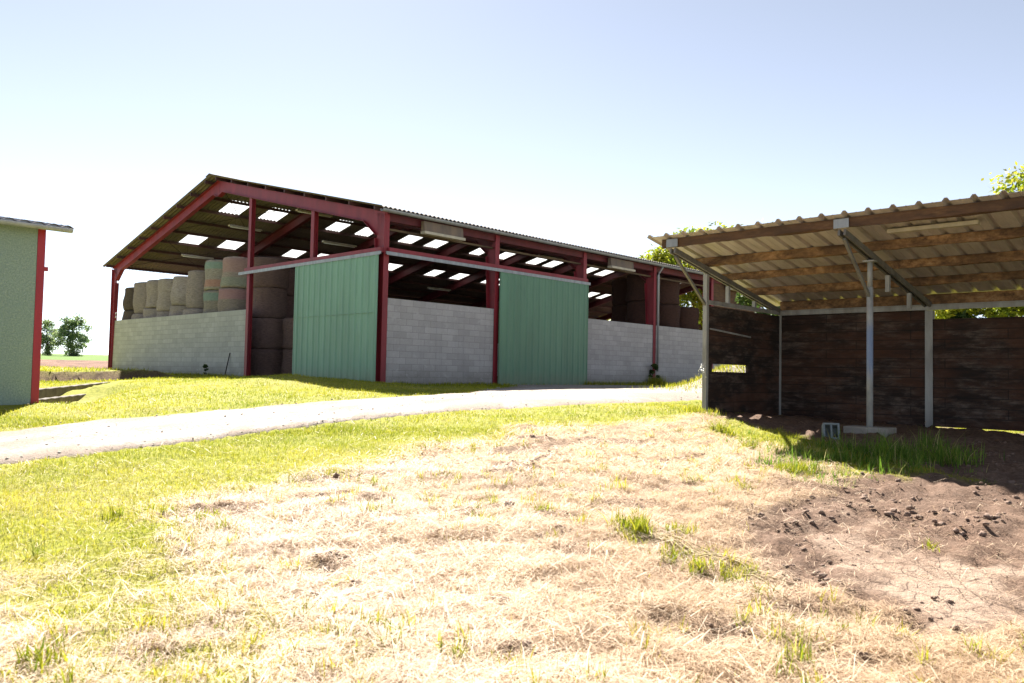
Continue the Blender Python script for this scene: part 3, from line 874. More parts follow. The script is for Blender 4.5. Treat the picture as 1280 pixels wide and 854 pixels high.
# clods of earth
import bmesh
bm = bmesh.new(); bmesh.ops.create_icosphere(bm, subdivisions=2, radius=1)
iv = np.array([v.co[:] for v in bm.verts]); it = np.array([[v.index for v in f.verts] for f in bm.faces]); bm.free()
cx_, cy_ = scatter(14000, 3.6, 12.5, -.3, .75, 1.3)
zn = zones(cx_, cy_)
k = RNG.uniform(0, 1, len(cx_)) < (zn['soil'] * (1 - .6 * zn['crack']) * sstep(.42, .66, fbm(cx_ * 1.5, cy_ * 1.5, 90)) + .01 * zn['straw'])
cx_, cy_ = cx_[k], cy_[k]; r = .005 + .026 * RNG.random(len(cx_)) ** 6
for px, py, rr in [(1035, 733, .05), (1043, 740, .035), (1068, 757, .04), (1030, 745, .03), (1145, 763, .035), (1215, 790, .035), (1180, 750, .025), (1120, 640, .05), (1090, 622, .05), (1150, 625, .04), (990, 618, .05), (940, 640, .04), (1240, 655, .05), (640, 636, .05), (700, 668, .05), (440, 742, .05), (540, 735, .04), (620, 755, .05)]:
    p = ground_hit(px, py)
    for _ in range(5):
        cx_ = np.append(cx_, p[0] + RNG.normal(0, .08)); cy_ = np.append(cy_, p[1] + RNG.normal(0, .10)); r = np.append(r, rr * RNG.uniform(.2, .8))
n = len(cx_); zz = surf(cx_, cy_)
Vc = iv[None] * (1 + RNG.normal(0, .24, (n, len(iv), 1))) * (r[:, None, None] * RNG.uniform(.7, 1.4, (n, 1, 3)) * np.array([1, 1, .7]))
ang = RNG.uniform(0, 6.28, n); ca, sa = np.cos(ang)[:, None], np.sin(ang)[:, None]
Vx = Vc[:, :, 0] * ca - Vc[:, :, 1] * sa + cx_[:, None]; Vy = Vc[:, :, 0] * sa + Vc[:, :, 1] * ca + cy_[:, None]; Vz = Vc[:, :, 2] + zz[:, None] + r[:, None] * .25
Vv = np.stack([Vx, Vy, Vz], -1).reshape(-1, 3); Fv = (it[None] + np.arange(n)[:, None, None] * len(iv)).reshape(-1, 3)
M['clod'] = weathered('earth_clods', (.24, .16, .12), (.13, .085, .062), .97, 0, 30, 60, .5, .3, .7, (1, 1, 1))
tag(fast_mesh('earth_clods', Vv, Fv, 'clod', None, True), 'brown clods and crumbs of dry earth on the bare soil', 'soil', kind='stuff')

# loose stones on and beside the track
k_ = RNG.integers(0, NR, 2600); t_ = np.clip(np.where(RNG.random(2600) < .5, RNG.normal(.5, .14, 2600), np.where(RNG.random(2600) < .5, RNG.normal(.04, .06, 2600), RNG.normal(.96, .06, 2600))), -.05, 1.05)
sx_ = up_r[k_, 0] * (1 - t_) + lo_r[k_, 0] * t_; sy_ = up_r[k_, 1] * (1 - t_) + lo_r[k_, 1] * t_
sr_ = .005 + .013 * RNG.random(2600) ** 4; n = 2600
Vc = iv[None] * (1 + RNG.normal(0, .14, (n, len(iv), 1))) * (sr_[:, None, None] * RNG.uniform(.7, 1.4, (n, 1, 3)) * np.array([1, 1, .7]))
Vc = Vc + np.stack([sx_, sy_, surf(sx_, sy_) + .035 + sr_ * .2], 1)[:, None, :]
M['stone'] = weathered('loose_stones', (.46, .41, .36), (.30, .26, .22), .95, 0, 20, 60, .3, .3, .7, (1, 1, 1))
tag(fast_mesh('loose_stones', Vc.reshape(-1, 3), (it[None] + np.arange(n)[:, None, None] * len(iv)).reshape(-1, 3), 'stone', None, True), 'small loose stones strewn on the gravel track', 'gravel', kind='stuff')

# ------------------------------------------------------------------ the barn
barn = tag(empty('hay_barn', BARN, math.pi / 2 - YAW), 'large open hay barn with red steel frame, grey block walls and corrugated roof', 'barn')
W_, L_, NB = 22.85, 5.0, 8
LEN = L_ * NB
EAVE = 5.36; RIDGE = 8.12; SL = (RIDGE - EAVE) / (W_ / 2)


def zr(t):
    return EAVE + SL * (t if t <= W_ / 2 else W_ - t)


def part(mb, name, m, parent=barn, **k):
    return mb.build(name, m, parent, **k)


# corrugated roof with translucent sheets left out as holes
sky_s = [2.1, 4.05, 7.65, 9.4, 12.3, 14.15, 17.6, 19.65, 22.6, 24.2, 28.0, 29.7, 33.4, 35.1, 38.4]
PER = .177
s0, s1 = -.36, LEN + .4
ns = int((s1 - s0) / PER) * 6
sg = np.linspace(s0, s1, ns + 1)
rib = .026 * np.cos(2 * np.pi * (sg - s0) / PER)
sheet_cells = {}
for side_, rows in (('near', [-.30, 2, 4, 6, 8, 10, W_ / 2 + .03]), ('far', [W_ / 2 + .03, 13.3, 14.62, 17.55, 18.85, 21, W_ + .3])):
    sv = np.zeros(len(rows), int)
    V = np.array([[(s, t, zr(min(max(t, -1), W_ + 1)) + .155 + rb) for s, rb in zip(sg, rib)] for t in rows]).reshape(-1, 3)
    if side_ == 'far':
        V[:, 2] = EAVE + SL * (W_ - V[:, 1]) + .155 + np.tile(rib, len(rows))
    else:
        V[:, 2] = EAVE + SL * V[:, 1] + .155 + np.tile(rib, len(rows))
    ncol = len(sg); q = []; holes = {}
    for i in range(len(rows) - 1):
        for j in range(ncol - 1):
            f = (i * ncol + j, i * ncol + j + 1, (i + 1) * ncol + j + 1, (i + 1) * ncol + j)
            if side_ == 'far' and i in (1, 3):
                sc = (sg[j] + sg[j + 1]) / 2
                h_ = [k for k, c in enumerate(sky_s) if abs(c - sc) < .47]
                if h_:
                    holes.setdefault((i, h_[0]), []).append(f); continue
            q.append(f)
    mb = MB(); mb.add(V, q); part(mb, 'roof_sheet', 'fibro', smooth=True)
    for fs in holes.values():
        ids = sorted({i for f in fs for i in f}); mp = {a: b for b, a in enumerate(ids)}
        mb = MB(); mb.add([V[i] for i in ids], [tuple(mp[i] for i in f) for f in fs]); part(mb, 'skylight', 'skylight', smooth=True)
# ridge cap
mb = MB(); c = W_ / 2
mb.prism([(c - .32, RIDGE + .135), (c, RIDGE + .225), (c + .32, RIDGE + .135), (c + .32, RIDGE + .12), (c, RIDGE + .195), (c - .32, RIDGE + .12)], 'x', s0 - .02, s1)
part(mb, 'ridge_cap', 'fibro')
# purlins
for t in [.12, 1.5, 2.85, 4.2, 5.55, 6.9, 8.25, 9.6, 10.95]:
    for tt_ in (t, W_ - t):
        z = zr(tt_) + .118
        sg_ = 1 if tt_ < W_ / 2 else -1
        mb = MB(); mb.box(s0 + .04, s1 - .03, tt_ - .035, tt_ + .035, z - .118, z + .0)
        part(mb, 'purlin', 'rust')


def ibeam(mb, s, poly_web, flanges):
    mb.prism(poly_web, 'x', s - .006, s + .006)
    for (a, b) in flanges:
        mb.bar((s, a[0], a[1]), (s, b[0], b[1]), .2, .018, (0, 1, .01) if abs(a[0] - b[0]) < abs(a[1] - b[1]) else (0, 0, 1))


def frame(s):
    for far in (0, 1):
        tf = (lambda t: W_ - t) if far else (lambda t: t)
        # tapered column
        mb = MB(); zc = EAVE - .02
        ibeam(mb, s, [(tf(.01), -.2), (tf(.24), -.2), (tf(.50), zc - .75), (tf(.50), zc + .06), (tf(.01), zc - .05)], [((tf(.009), -.2), (tf(.009), zc - .03)), ((tf(.245), -.2), (tf(.505), zc - .75))])
        part(mb, 'column', 'red')
        # rafter with eaves haunch and ridge haunch
        mb = MB(); c = W_ / 2

        def rz_(t, dz=0):
            return (tf(t), EAVE + SL * t + dz)
        ibeam(mb, s, [rz_(.51, -.78), rz_(1.15, -.43), rz_(c - .42, -.43), rz_(c - .005, -.66), rz_(c - .005, -.02), rz_(.0, -.02)],
              [(rz_(.02, -.01), rz_(c - .01, -.01)), (rz_(1.15, -.43), rz_(c - .42, -.43)), (rz_(.51, -.78), rz_(1.15, -.43)), (rz_(c - .42, -.43), rz_(c - .01, -.66))])
        part(mb, 'rafter', 'red' if s < 1 else 'redshade')  # inner rafters: same red steel, colour darkened to stand in for the unlit interior


for i in range(NB + 1):
    frame(i * L_ + (0.1 if i == 0 else 0))
RAIL = 4.04
# gable posts
for t, zb in ((8.62, -.2), (4.16, RAIL - .05)):
    mb = MB(); mb.prism([(t - .1, 0), (t + .1, 0), (t + .1, .012), (t + .006, .012), (t + .006, .158), (t + .1, .158), (t + .1, .17), (t - .1, .17), (t - .1, .158), (t - .006, .158), (t - .006, .012), (t - .1, .012)], 'z', 0, 1)
    # swap: polygon given in (t, s)
    mb.v = [(v[1] + .02, v[0], zb + v[2] * (zr(v[0]) - .46 - zb)) for v in mb.v]
    part(mb, 'gable_post', 'red')
# rails and the beams they hang from
mb = MB(); mb.box(-.20, -.135, -.05, 9.0, RAIL - .02, RAIL + .06); mb.box(-.20, -.188, -.05, 9.0, RAIL - .05, RAIL - .02); part(mb, 'door_rail', 'galv')
mb = MB(); mb.box(-.13, .0, .02, 8.66, RAIL + .04, RAIL + .20); part(mb, 'rail_beam', 'red')
mb = MB(); mb.box(-.02, 10.1, -.20, -.135, RAIL - .02, RAIL + .06); mb.box(-.02, 10.1, -.20, -.188, RAIL - .05, RAIL - .02); part(mb, 'door_rail', 'galv')
mb = MB(); mb.box(.12, 10.04, -.13, -.012, RAIL + .04, RAIL + .20); part(mb, 'rail_beam', 'red')
# block walls
WT = 2.68
mb = MB(); mb.box(.105, .305, 8.74, 22.55, -.35, WT); part(mb, 'block_wall', 'blocky')
for i in range(NB):
    if i == 1:
        continue
    mb = MB(); mb.box(i * L_ + (.11 if i == 0 else .012), (i + 1) * L_ - .012, .04, .235, -.35, WT); part(mb, 'block_wall', 'blockx')
mb = MB(); mb.box(.4, LEN, W_ - .24, W_ - .04, -.4, WT); part(mb, 'block_wall', 'blockx')
mb = MB(); mb.box(5.1, LEN, W_ - .12, W_ - .05, WT + .003, EAVE + .15); part(mb, 'side_cladding', 'fardark')
mb = MB(); mb.box(LEN - .2, LEN, .6, W_ - .6, -.4, WT - .3); part(mb, 'block_wall', 'blocky')


def ribbed(u0, u1, pitch=.345, depth=.035):
    pr = []; u = u0
    while u < u1 - .02:
        for du, h in ((0, 0), (.03, depth), (.055, depth), (.085, 0), (.2, 0), (.205, .006), (.215, .006), (.22, 0)):
            if u + du <= u1: pr.append((u + du, h))
        u += pitch
    pr.append((u1, 0)); return pr


# sliding doors: ribbed sheet on a flat backing with an edge trim
mb = MB(); pr = ribbed(.14, 4.84)
zb0, zb1 = -.22, RAIL - .03
mb.add([(-.16 - h, u, z) for z in (zb0, zb1) for u, h in pr], [(i, i + 1, len(pr) + i + 1, len(pr) + i) for i in range(len(pr) - 1)])
mb.box(-.155, -.125, .14, 4.84, zb0, zb1)
mb.box(-.2, -.16, .15, 4.83, 2.20, 2.212)
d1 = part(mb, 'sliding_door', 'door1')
for u0_, u1_ in ((4.842, 4.885), (.10, .138)):
    mb = MB(); mb.box(-.172, -.118, u0_, u1_, zb0, zb1); mb.build('edge_trim', 'door1', d1)
mb = MB(); pr = ribbed(5.06, 9.98, .335)
zb0 = -.10
mb.add([(u, -.16 - h, z) for z in (zb0, zb1) for u, h in pr], [(len(pr) + i, len(pr) + i + 1, i + 1, i) for i in range(len(pr) - 1)])
mb.box(5.06, 9.98, -.155, -.125, zb0, zb1)
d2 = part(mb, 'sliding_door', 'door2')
for u0_, u1_ in ((5.018, 5.058), (9.982, 10.02)):
    mb = MB(); mb.box(u0_, u1_, -.172, -.118, zb0, zb1); mb.build('edge_trim', 'door2', d2)
# gutter, fascia and downpipe on the long side
gp = [(-.30 + .085 * math.cos(a), EAVE + .01 + .085 * math.sin(a)) for a in np.linspace(math.pi, 2 * math.pi, 9)]
gp += [(x_ + (.006 if x_ < -.3 else -.006), z_ + .006) for x_, z_ in gp[::-1]]
mb = MB(); mb.prism(gp, 'x', -.34, LEN + .3); part(mb, 'gutter', 'galv')
mb = MB(); mb.box(.12, LEN, .05, .20, EAVE - .26, EAVE - .02); part(mb, 'eave_beam', 'redshade')
for s_ in (20.12,):
    mb = MB(); mb.box(s_, 24.88, .10, .16, WT + .003, EAVE - .27); part(mb, 'bay_cladding', 'beamdark')
mb = MB(); mb.box(.12, LEN, .22, .27, EAVE - .52, EAVE - .45); part(mb, 'eave_batten', 'fardark')
mb = MB(); mb.tube([(15.12, -.30, EAVE), (15.12, -.30, EAVE - .1), (15.12, -.12, EAVE - .32), (15.12, -.09, EAVE - .45), (15.12, -.09, .62)], .05, 12); part(mb, 'downpipe', 'galv', smooth=True)
# brown boxes with pale lower lip fixed under the gutter
for a, b in ((1.45, 3.15), (11.45, 13.05), (21.3, 22.9)):
    mb = MB(); mb.prism([(-.17, EAVE - .09), (-.215, EAVE - .42), (-.03, EAVE - .42), (-.03, EAVE - .09)], 'x', a, b)
    o = part(mb, 'hood', 'hoodbrown')
    mb = MB(); mb.box(a - .02, b + .05, -.26, -.03, EAVE - .51, EAVE - .423); mb.build('lower_lip', 'lamp', o)
# cross bracing rods of the first bay
for t0, t1 in ((5.5, 11.2), (11.5, 17.3), (17.5, 22.4)):
    for u, v in ((t0, t1), (t1, t0)):
        mb = MB(); mb.tube([(.15, u, zr(u) - .08), (4.9, v, zr(v) - .08)], .014, 6); part(mb, 'bracing_rod', 'darkiron')
# small white insulators on the far corner
for z in (2.8, 2.98):
    mb = MB(); mb.tube([(.02, 22.1, z), (.02, 22.1, z + .02), (.02, 22.1, z + .07), (.02, 22.1, z + .09)], [.02, .035, .035, .015], 8); part(mb, 'insulator', 'white', smooth=True)

# ceiling strip lights hanging on wires
strip_defs = [(233, 319, 261, 325, 'long pale strip lamp hanging over the bales behind the gable wall', 5.7),
              (285, 283, 329, 289, 'pale strip lamp hanging beside the tall gable post, near the ridge', 6.6),
              (371, 263, 415, 272, 'pale strip lamp close under the gable rafter above the green door', 6.4),
              (407, 303, 442, 309, 'pale strip lamp hanging lower, right of the short gable post', 5.4),
              (537, 360, 561, 364, 'dim strip lamp hanging low behind the first block wall bay', 4.8),
              (673, 320, 704, 327, 'tan strip lamp hanging above the dark green sliding door', 5.4),
              (823, 350, 846, 353, 'pale strip lamp hanging right of the downpipe', 5.0)]


def b_local(P):
    q = P - BARN; return np.array([q @ S, q @ T, q[2]])


for x1, y1, x2, y2, lab, zl in strip_defs:
    e = b_local(EYE); v = b_local(EYE + ray((x1 + x2) / 2, (y1 + y2) / 2)) - e
    k = (zl - e[2]) / v[2]; c = e + v * k
    wpos = bw(c[0], c[1], c[2])
    o = tag(empty('strip_lamp', wpos, math.pi / 2 - YAW), lab, 'lamp', 'strip lamps hanging in the barn')
    mb = MB(); mb.prism([(-.09, 0), (.09, 0), (.05, .07), (-.05, .07)], 'x', -.78, .78); mb.build('housing', 'lamp', o, bevel=.006)
    mb = MB(); mb.tube([(-.72, 0, -.022), (.72, 0, -.022)], .018, 8); mb.build('tube', 'white', o, smooth=True)
    zt = zr(c[1]) + .05 - c[2]
    for xx in (-.5, .5):
        mb = MB(); mb.tube([(xx, 0, .06), (xx, 0, zt)], .006, 5); mb.build('wire', 'darkiron', o)

# ------------------------------------------------------------------ bales
bm_variants = []
for sd in range(4):
    rs = np.random.default_rng(100 + sd)
    mb = MB(); nseg, nz = 40, 14
    prof = [(.0, 0), (.60, 0), (.70, .02), (.735, .07)] + [(.74 + .014 * math.sin(3.14 * k / 8), .07 + (1.11 * k / 8)) for k in range(1, 8)] + [(.735, 1.18), (.70, 1.23), (.6, 1.25), (0, 1.25)]
    nph = rs.uniform(0, 6.28, 4)
    vs = []
    for (r_, z_) in prof:
        for k in range(nseg):
            a = 2 * math.pi * k / nseg
            rr = r_ * (1 + .035 * math.sin(2 * a + nph[0]) + .018 * math.sin(5 * a + nph[1]) + .034 * math.sin(z_ * 6 + nph[2]) + .008 * rs.normal())
            vs.append((rr * math.cos(a) + .03 * math.sin(z_ * 2 + nph[3]), rr * math.sin(a), z_ + (.01 * rs.normal() if .05 < z_ < 1.2 else 0)))
    fs = [(i * nseg + k, i * nseg + (k + 1) % nseg, (i + 1) * nseg + (k + 1) % nseg, (i + 1) * nseg + k) for i in range(len(prof) - 1) for k in range(nseg)]
    me = bpy.data.meshes.new('round_bale'); me.from_pydata(vs, [], fs); me.validate(); me.polygons.foreach_set('use_smooth', [True] * len(me.polygons))
    bm_variants.append(me)
mesh_cache = {}


def bale(s, t, z, m, label, group, var=0, rot=0., sc=(1, 1, 1), tilt=(0, 0)):
    key = (var, m)
    if key not in mesh_cache:
        me = bm_variants[var].copy(); me.materials.clear(); me.materials.append(M[m]); mesh_cache[key] = me
    o = bpy.data.objects.new('round_bale', mesh_cache[key]); C.objects.link(o)
    o.location = bw(s, t, z); o.rotation_euler = (tilt[0], tilt[1], rot); o.scale = sc
    return tag(o, label, 'bale', group)


ordn = ['nearest the tall gable post', 'second from the tall gable post', 'third from the tall gable post', 'fourth from the tall gable post', 'fifth from the tall gable post',
        'third from the left corner post', 'second from the left corner post', 'beside the left corner post']
cols = [(11.45, 5.04, ('bale_rose', 'bale_pink'), ('rose netted', 'pink and green netted')), (13.15, 5.06, ('bale_tealo', 'bale_teal'), ('pale teal netted', 'teal and orange netted')),
        (14.85, 4.74, ('bale', 'bale'), ('grey brown', 'brown')), (16.4, 4.60, ('bale', 'bale'), ('pale brown', 'wrinkled brown')), (17.95, 4.60, ('bale', 'bale'), ('pale grey', 'sagging grey brown')),
        (19.4, 4.62, ('bale', 'bale'), ('grey', 'plain grey')), (20.75, 4.62, ('bale', 'bale'), ('pale grey', 'weathered grey')), (22.0, 4.42, ('bale_dark', 'bale_dark'), ('dark', 'dark old'))]
for k, (t, top, ms, desc) in enumerate(cols):
    hts = [1.25, 1.25, 1.25, top - 3.75]
    if k >= 2:
        hts = [1.1, 1.1, 1.05, top - 3.25] if k % 2 else [1.05, 1.05, .95, top - 3.05]
    z = -.05
    for j, h in enumerate(hts):
        mm = ms[1] if j == 3 else ms[0]
        if j < 2:
            lab, gr = 'round straw bale low in the stacks behind the gable block wall', 'bales hidden low behind the gable wall'
        else:
            lab = ('top %s bale of the stack %s' if j == 3 else '%s bale just above the wall, stack %s') % (desc[j - 2], ordn[k])
            gr = 'round bales stacked behind the gable wall'
        bale(1.12 + random.uniform(-.04, .04) + (.03 if j == 3 else 0), t + random.uniform(-.03, .03), z, mm, lab, gr, (k + j) % 4, random.uniform(0, 6), (1, 1, h / 1.25), (0, 0) if j < 3 else (random.uniform(-.05, .05), random.uniform(-.05, .05)))
        z += h
# stacks seen through the half open gable door
for nm, s, t, n, m in (('stack close behind the tall gable post', 1.6, 9.85, 4, 'bale_maroon'), ('two bale stack in the front of the gable doorway', 2.35, 8.45, 2, 'bale_maroon'),
                       ('tall stack behind the two bale stack in the doorway', 4.0, 12.55, 4, 'bale_maroon'), ('rearmost tall stack seen through the gable doorway', 5.7, 15.2, 4, 'bale_brown')):
    wd = ['bottom', 'second', 'third', 'topmost'] if n > 2 else ['lower', 'upper']
    for j in range(n):
        bale(s, t, -.05 + 1.24 * j, m, '%s round bale of the %s' % (wd[j], nm), 'dim round bales inside the gable doorway', (j + n) % 4, random.uniform(0, 6))
for i in range(5):  # the rear stacks are dark filler bales added to block light
    nj = (4, 4, 3, 4, 4)[i]
    for j in range(nj):
        vis = j >= 2 and i < 3
        lab = ('%s dark brown bale of the %s in the bay right of the downpipe' % ('top' if j == nj - 1 else 'middle', ['first stack', 'second stack', 'lowest stack'][i])) if vis else 'unseen brown round bale in the right hand bay'
        bale(15.75 + (0, 1.72, 3.5, 3.2, 1.3)[i], 1.15 + (0, 0, 0, 1.7, 1.8)[i], -.02 + 1.28 * j, 'bale_brown', lab, 'brown bales in the right hand bay' if vis else 'brown bales out of sight', (i + j) % 4, random.uniform(0, 6), (1, 1, 1.02))

# thin iron bar leaning on the gable wall
p = bw(.10, 10.05, 0); zb = tz(*bw(-.12, 10.05)[:2])
mb = MB(); q0 = bw(-.10, 10.05); q1 = bw(.085, 10.02)
mb.tube([(0, 0, 0), (q1[0] - q0[0], q1[1] - q0[1], 1.0)], .022, 8)
o = mb.build('iron_bar', 'darkiron'); o.location = (q0[0], q0[1], zb - .02); tag(o, 'thin dark iron bar leaning upright against the gable block wall', 'bar')

# pallet standing on edge beside the door
o = tag(empty('wooden_pallet', bw(.9, 5.15, -.03), math.pi / 2 - YAW + R(8)), 'small wooden pallet standing on edge behind the gable door', 'pallet')
for k in range(5):
    mb = MB(); mb.box(.0, .02, -.5, .5, .05 + k * .2, .14 + k * .2); mb.build('slat', 'board_lit', o)
for yy in (-.45, 0, .4):
    mb = MB(); mb.box(.021, .11, yy, yy + .08, 0, 1.0); mb.build('bearer', 'board_lit', o)

# ------------------------------------------------------------------ the open shelter
shed = tag(empty('open_shelter', SHED, -YAW), 'open fronted lean-to shelter with dark board walls and beige ribbed roof', 'shelter')
ZF, SS = 2.88, -.19          # underside of purlins at the front posts, slope towards the back
DEP, BAY = 3.22, 3.12
NBAY = 3


def rz2(b):
    return ZF + SS * b


def spart(mb, name, m, parent=shed, **k):
    return mb.build(name, m, parent, **k)


def floor_at(a, b):
    p = sw(a, b); return tz(p[0], p[1]) - SHED[2]


# roof sheet (ribs run down the slope)
prf = []
u = -.42
while u < BAY * NBAY + .5:
    prf += [(u - .055, 0), (u - .02, .048), (u + .02, .048), (u + .055, 0), (u + .17, 0), (u + .185, .006), (u + .2, 0)]
    u += .363
rows = [-1.36, 0, 1.6, 3.55]
mb = MB(); n = len(prf)
mb.add([(a_, b_, rz2(b_) + .155 + h_) for b_ in rows for a_, h_ in prf], [(i * n + j, i * n + j + 1, (i + 1) * n + j + 1, (i + 1) * n + j) for i in range(len(rows) - 1) for j in range(n - 1)])
spart(mb, 'roof_sheet', 'sheet', solid=.004)


def rough_beam(b0, w, h, m, name, a0=-.25, a1=BAY * NBAY + .4, z0=None, seed=0):
    """hewn timber: its edges wander a little along its length"""
    rs = np.random.default_rng(seed); k = 46
    av = np.linspace(a0, a1, k); vs = []; fs = []
    wob = np.cumsum(rs.normal(0, .010, (k, 4)), 0) * .5 + rs.normal(0, .009, (k, 4)); wob -= wob.mean(0)
    wob = np.clip(wob, -.028, .028)
    zb = rz2(b0) if z0 is None else z0
    for i, a_ in enumerate(av):
        w0, w1, w2, w3 = wob[i]
        vs += [(a_, b0 - w / 2 + w0 * .5, zb + w1), (a_, b0 + w / 2 + w2 * .5, zb + w3), (a_, b0 + w / 2 + w2 * .5, zb + h), (a_, b0 - w / 2 + w0 * .5, zb + h)]
    for i in range(k - 1):
        for q in range(4):
            fs.append((i * 4 + q, i * 4 + (q + 1) % 4, (i + 1) * 4 + (q + 1) % 4, (i + 1) * 4 + q))
    fs += [(0, 1, 2, 3), tuple(range(4 * k - 4, 4 * k))[::-1]]
    mb = MB(); mb.add(vs, fs); return spart(mb, name, m)


for i, b0 in enumerate((-1.16, .0, 1.05, 2.1)):
    rough_beam(b0, .085, .150, 'beamdark' if i == 0 else 'beam', 'purlin', seed=i + 3)
rough_beam(3.16, .07, .26, 'beam', 'wall_plate', .05, BAY * NBAY, rz2(3.2) - .12, 11)
# steel frames
for i in range(NBAY + 1):
    a = BAY * i
    # front post: square hollow section, or a pipe in a sleeve
    zf = floor_at(a, 0)
    if i == 0:
        mb = MB(); mb.box(a - .045, a + .045, -.045, .045, zf - .3, ZF - .17); spart(mb, 'post', 'greysteel', bevel=.008)
    else:
        mb = MB(); mb.tube([(a, 0, zf - .05), (a, 0, ZF - .62)], .052, 16); spart(mb, 'post', 'bluepost' , smooth=True)
        mb = MB(); mb.tube([(a, 0, ZF - .63), (a, 0, ZF - .17)], .042, 14); spart(mb, 'post_top', 'greysteel', smooth=True)
        mb = MB(); mb.box(a - .09, a + .09, -.09, .09, ZF - .19, ZF - .165); spart(mb, 'head_plate', 'greysteel')
    zb = floor_at(a, DEP)
    mb = MB(); w = .07
    mb.prism([(a - w, DEP - .07), (a + w, DEP - .07), (a + w, DEP - .058), (a + .006, DEP - .058), (a + .006, DEP + .058), (a + w, DEP + .058), (a + w, DEP + .07), (a - w, DEP + .07), (a - w, DEP + .058), (a - .006, DEP + .058), (a - .006, DEP - .058), (a - w, DEP - .058)],
             'z', zb - .3, rz2(DEP) - .17)
    spart(mb, 'post', 'greysteel')
    # rafter: two channel pieces back to back
    for e in (-.045, .045):
        mb = MB(); mb.bar((a + e, -1.22, rz2(-1.22) - .085), (a + e, DEP + .1, rz2(DEP + .1) - .085), .035, .10); spart(mb, 'rafter', 'darksteel')
    mb = MB(); mb.bar((a, -.02, ZF - .78), (a, -1.12, rz2(-1.12) - .16), .045, .05); spart(mb, 'brace', 'darksteel')
    for b_, zz in ((.86, None), (2.0, None)):
        lo = 2.2 if i == 0 else rz2(b_) - .46
        mb = MB(); mb.box(a - .035, a + .035, b_ - .035, b_ + .035, lo, rz2(b_) - .165); spart(mb, 'hanger', 'greysteel')
    mb = MB(); mb.box(a - .12, a + .12, -1.25, -1.235, rz2(-1.2) - .02, rz2(-1.2) + .13); spart(mb, 'end_plate', 'galv', bevel=.004)
# rails
mb = MB(); mb.box(.0, .06, .05, DEP - .08, 2.12, 2.2); spart(mb, 'rail', 'greysteel')
mb = MB(); mb.box(.07, BAY * NBAY, DEP - .13, DEP - .075, 2.10, 2.185); spart(mb, 'rail', 'greysteel')
mb = MB(); mb.box(.07, BAY * NBAY, DEP - .12, DEP - .078, 2.19, 2.21); spart(mb, 'rail', 'greysteel')
# side wall boards, with the viewing slot
mb = MB()
zb = -.35
mb.box(-.03, .03, .06, DEP - .08, zb, .80); mb.box(-.03, .03, .06, .20, .80, .955); mb.box(-.03, .03, 1.70, DEP - .08, .80, .955); mb.box(-.03, .03, .06, DEP - .08, .955, 2.09)
spart(mb, 'board_wall', 'boardy')
mb = MB(); mb.bar((.045, .1, 1.64), (.045, 1.75, 1.55), .03, .03); spart(mb, 'batten', 'greysteel')
# back wall boards bay by bay
for i in range(NBAY):
    a0, a1 = BAY * i + .06, BAY * (i + 1) - .06
    top = 2.165 if i == 0 else 1.92
    mb = MB(); mb.box(a0, a1, DEP - .03, DEP + .03, -.35 if i == 0 else floor_at(a1, DEP) + .10, top); spart(mb, 'board_wall', 'boardx')
mb = MB(); mb.box(.06, BAY - .06, DEP - .04, DEP + .02, 2.17, 2.42); spart(mb, 'upper_board', 'beam')
mb = MB(); mb.box(3.6, 4.9, -.62, -.5, rz2(-.55) + .06, rz2(-.55) + .12); spart(mb, 'batten', 'lamp')

# concrete pad under the middle post
o = tag(empty('concrete_footing', sw(BAY, 0, floor_at(BAY, 0)), -YAW), 'low pale concrete pad under the middle shelter post', 'footing')
mb = MB(); mb.box(-.36, .36, -.22, .22, -.12, .09); x = mb.build('pad', 'concrete', o, bevel=.015)
# hollow concrete block standing on end
pb = ground_hit(1040, 548)
o = tag(empty('hollow_block', (pb[0], pb[1], surf(pb[:1], pb[1:2])[0]), R(-14)), 'grey hollow concrete block standing tilted beside the middle shelter post', 'block')
mb = MB(); w, h, dp, th = .25, .27, .17, .03
zz = [0, h]
mb.box(-w / 2, -w / 2 + th, 0, dp, 0, h); mb.box(w / 2 - th, w / 2, 0, dp, 0, h); mb.box(-.014, .014, .002, dp - .002, th, h - th)
mb.box(-w / 2 + th, w / 2 - th, 0, dp, 0, th); mb.box(-w / 2 + th, w / 2 - th, 0, dp, h - th, h); mb.box(-w / 2 + th, w / 2 - th, dp - .02, dp, th, h - th)
M['blockgrey'] = weathered('block_grey', (.22, .25, .26), (.13, .15, .155), .95, 0, 12, 60, .4, .3, .7, (1, 1, 1))
x = mb.build('body', 'blockgrey', o); o.rotation_euler = (R(-22), 0, R(-14))
# white flowers tied to the corner post
pw = at(877, 461, 15.55)
mb = MB(); rs = random.Random(3)
for k in range(26):
    c = Vector((rs.gauss(0, .035), rs.gauss(0, .03), rs.gauss(0, .045))); a = rs.uniform(0, 6.28); s_ = rs.uniform(.012, .025)
    n_ = Vector((rs.gauss(0, 1), rs.gauss(0, 1), rs.gauss(0, 1))).normalized(); t1 = n_.orthogonal().normalized(); t2 = n_.cross(t1)
    mb.add([c + (t1 * math.cos(q) + t2 * math.sin(q)) * s_ for q in np.linspace(0, 5.24, 6)], [tuple(range(6))])
o = mb.build('white_cloth_knot', 'white'); o.location = (pw[0] - .0, pw[1], pw[2]); tag(o, 'small frayed white rag tied to the left front shelter post', 'rag')

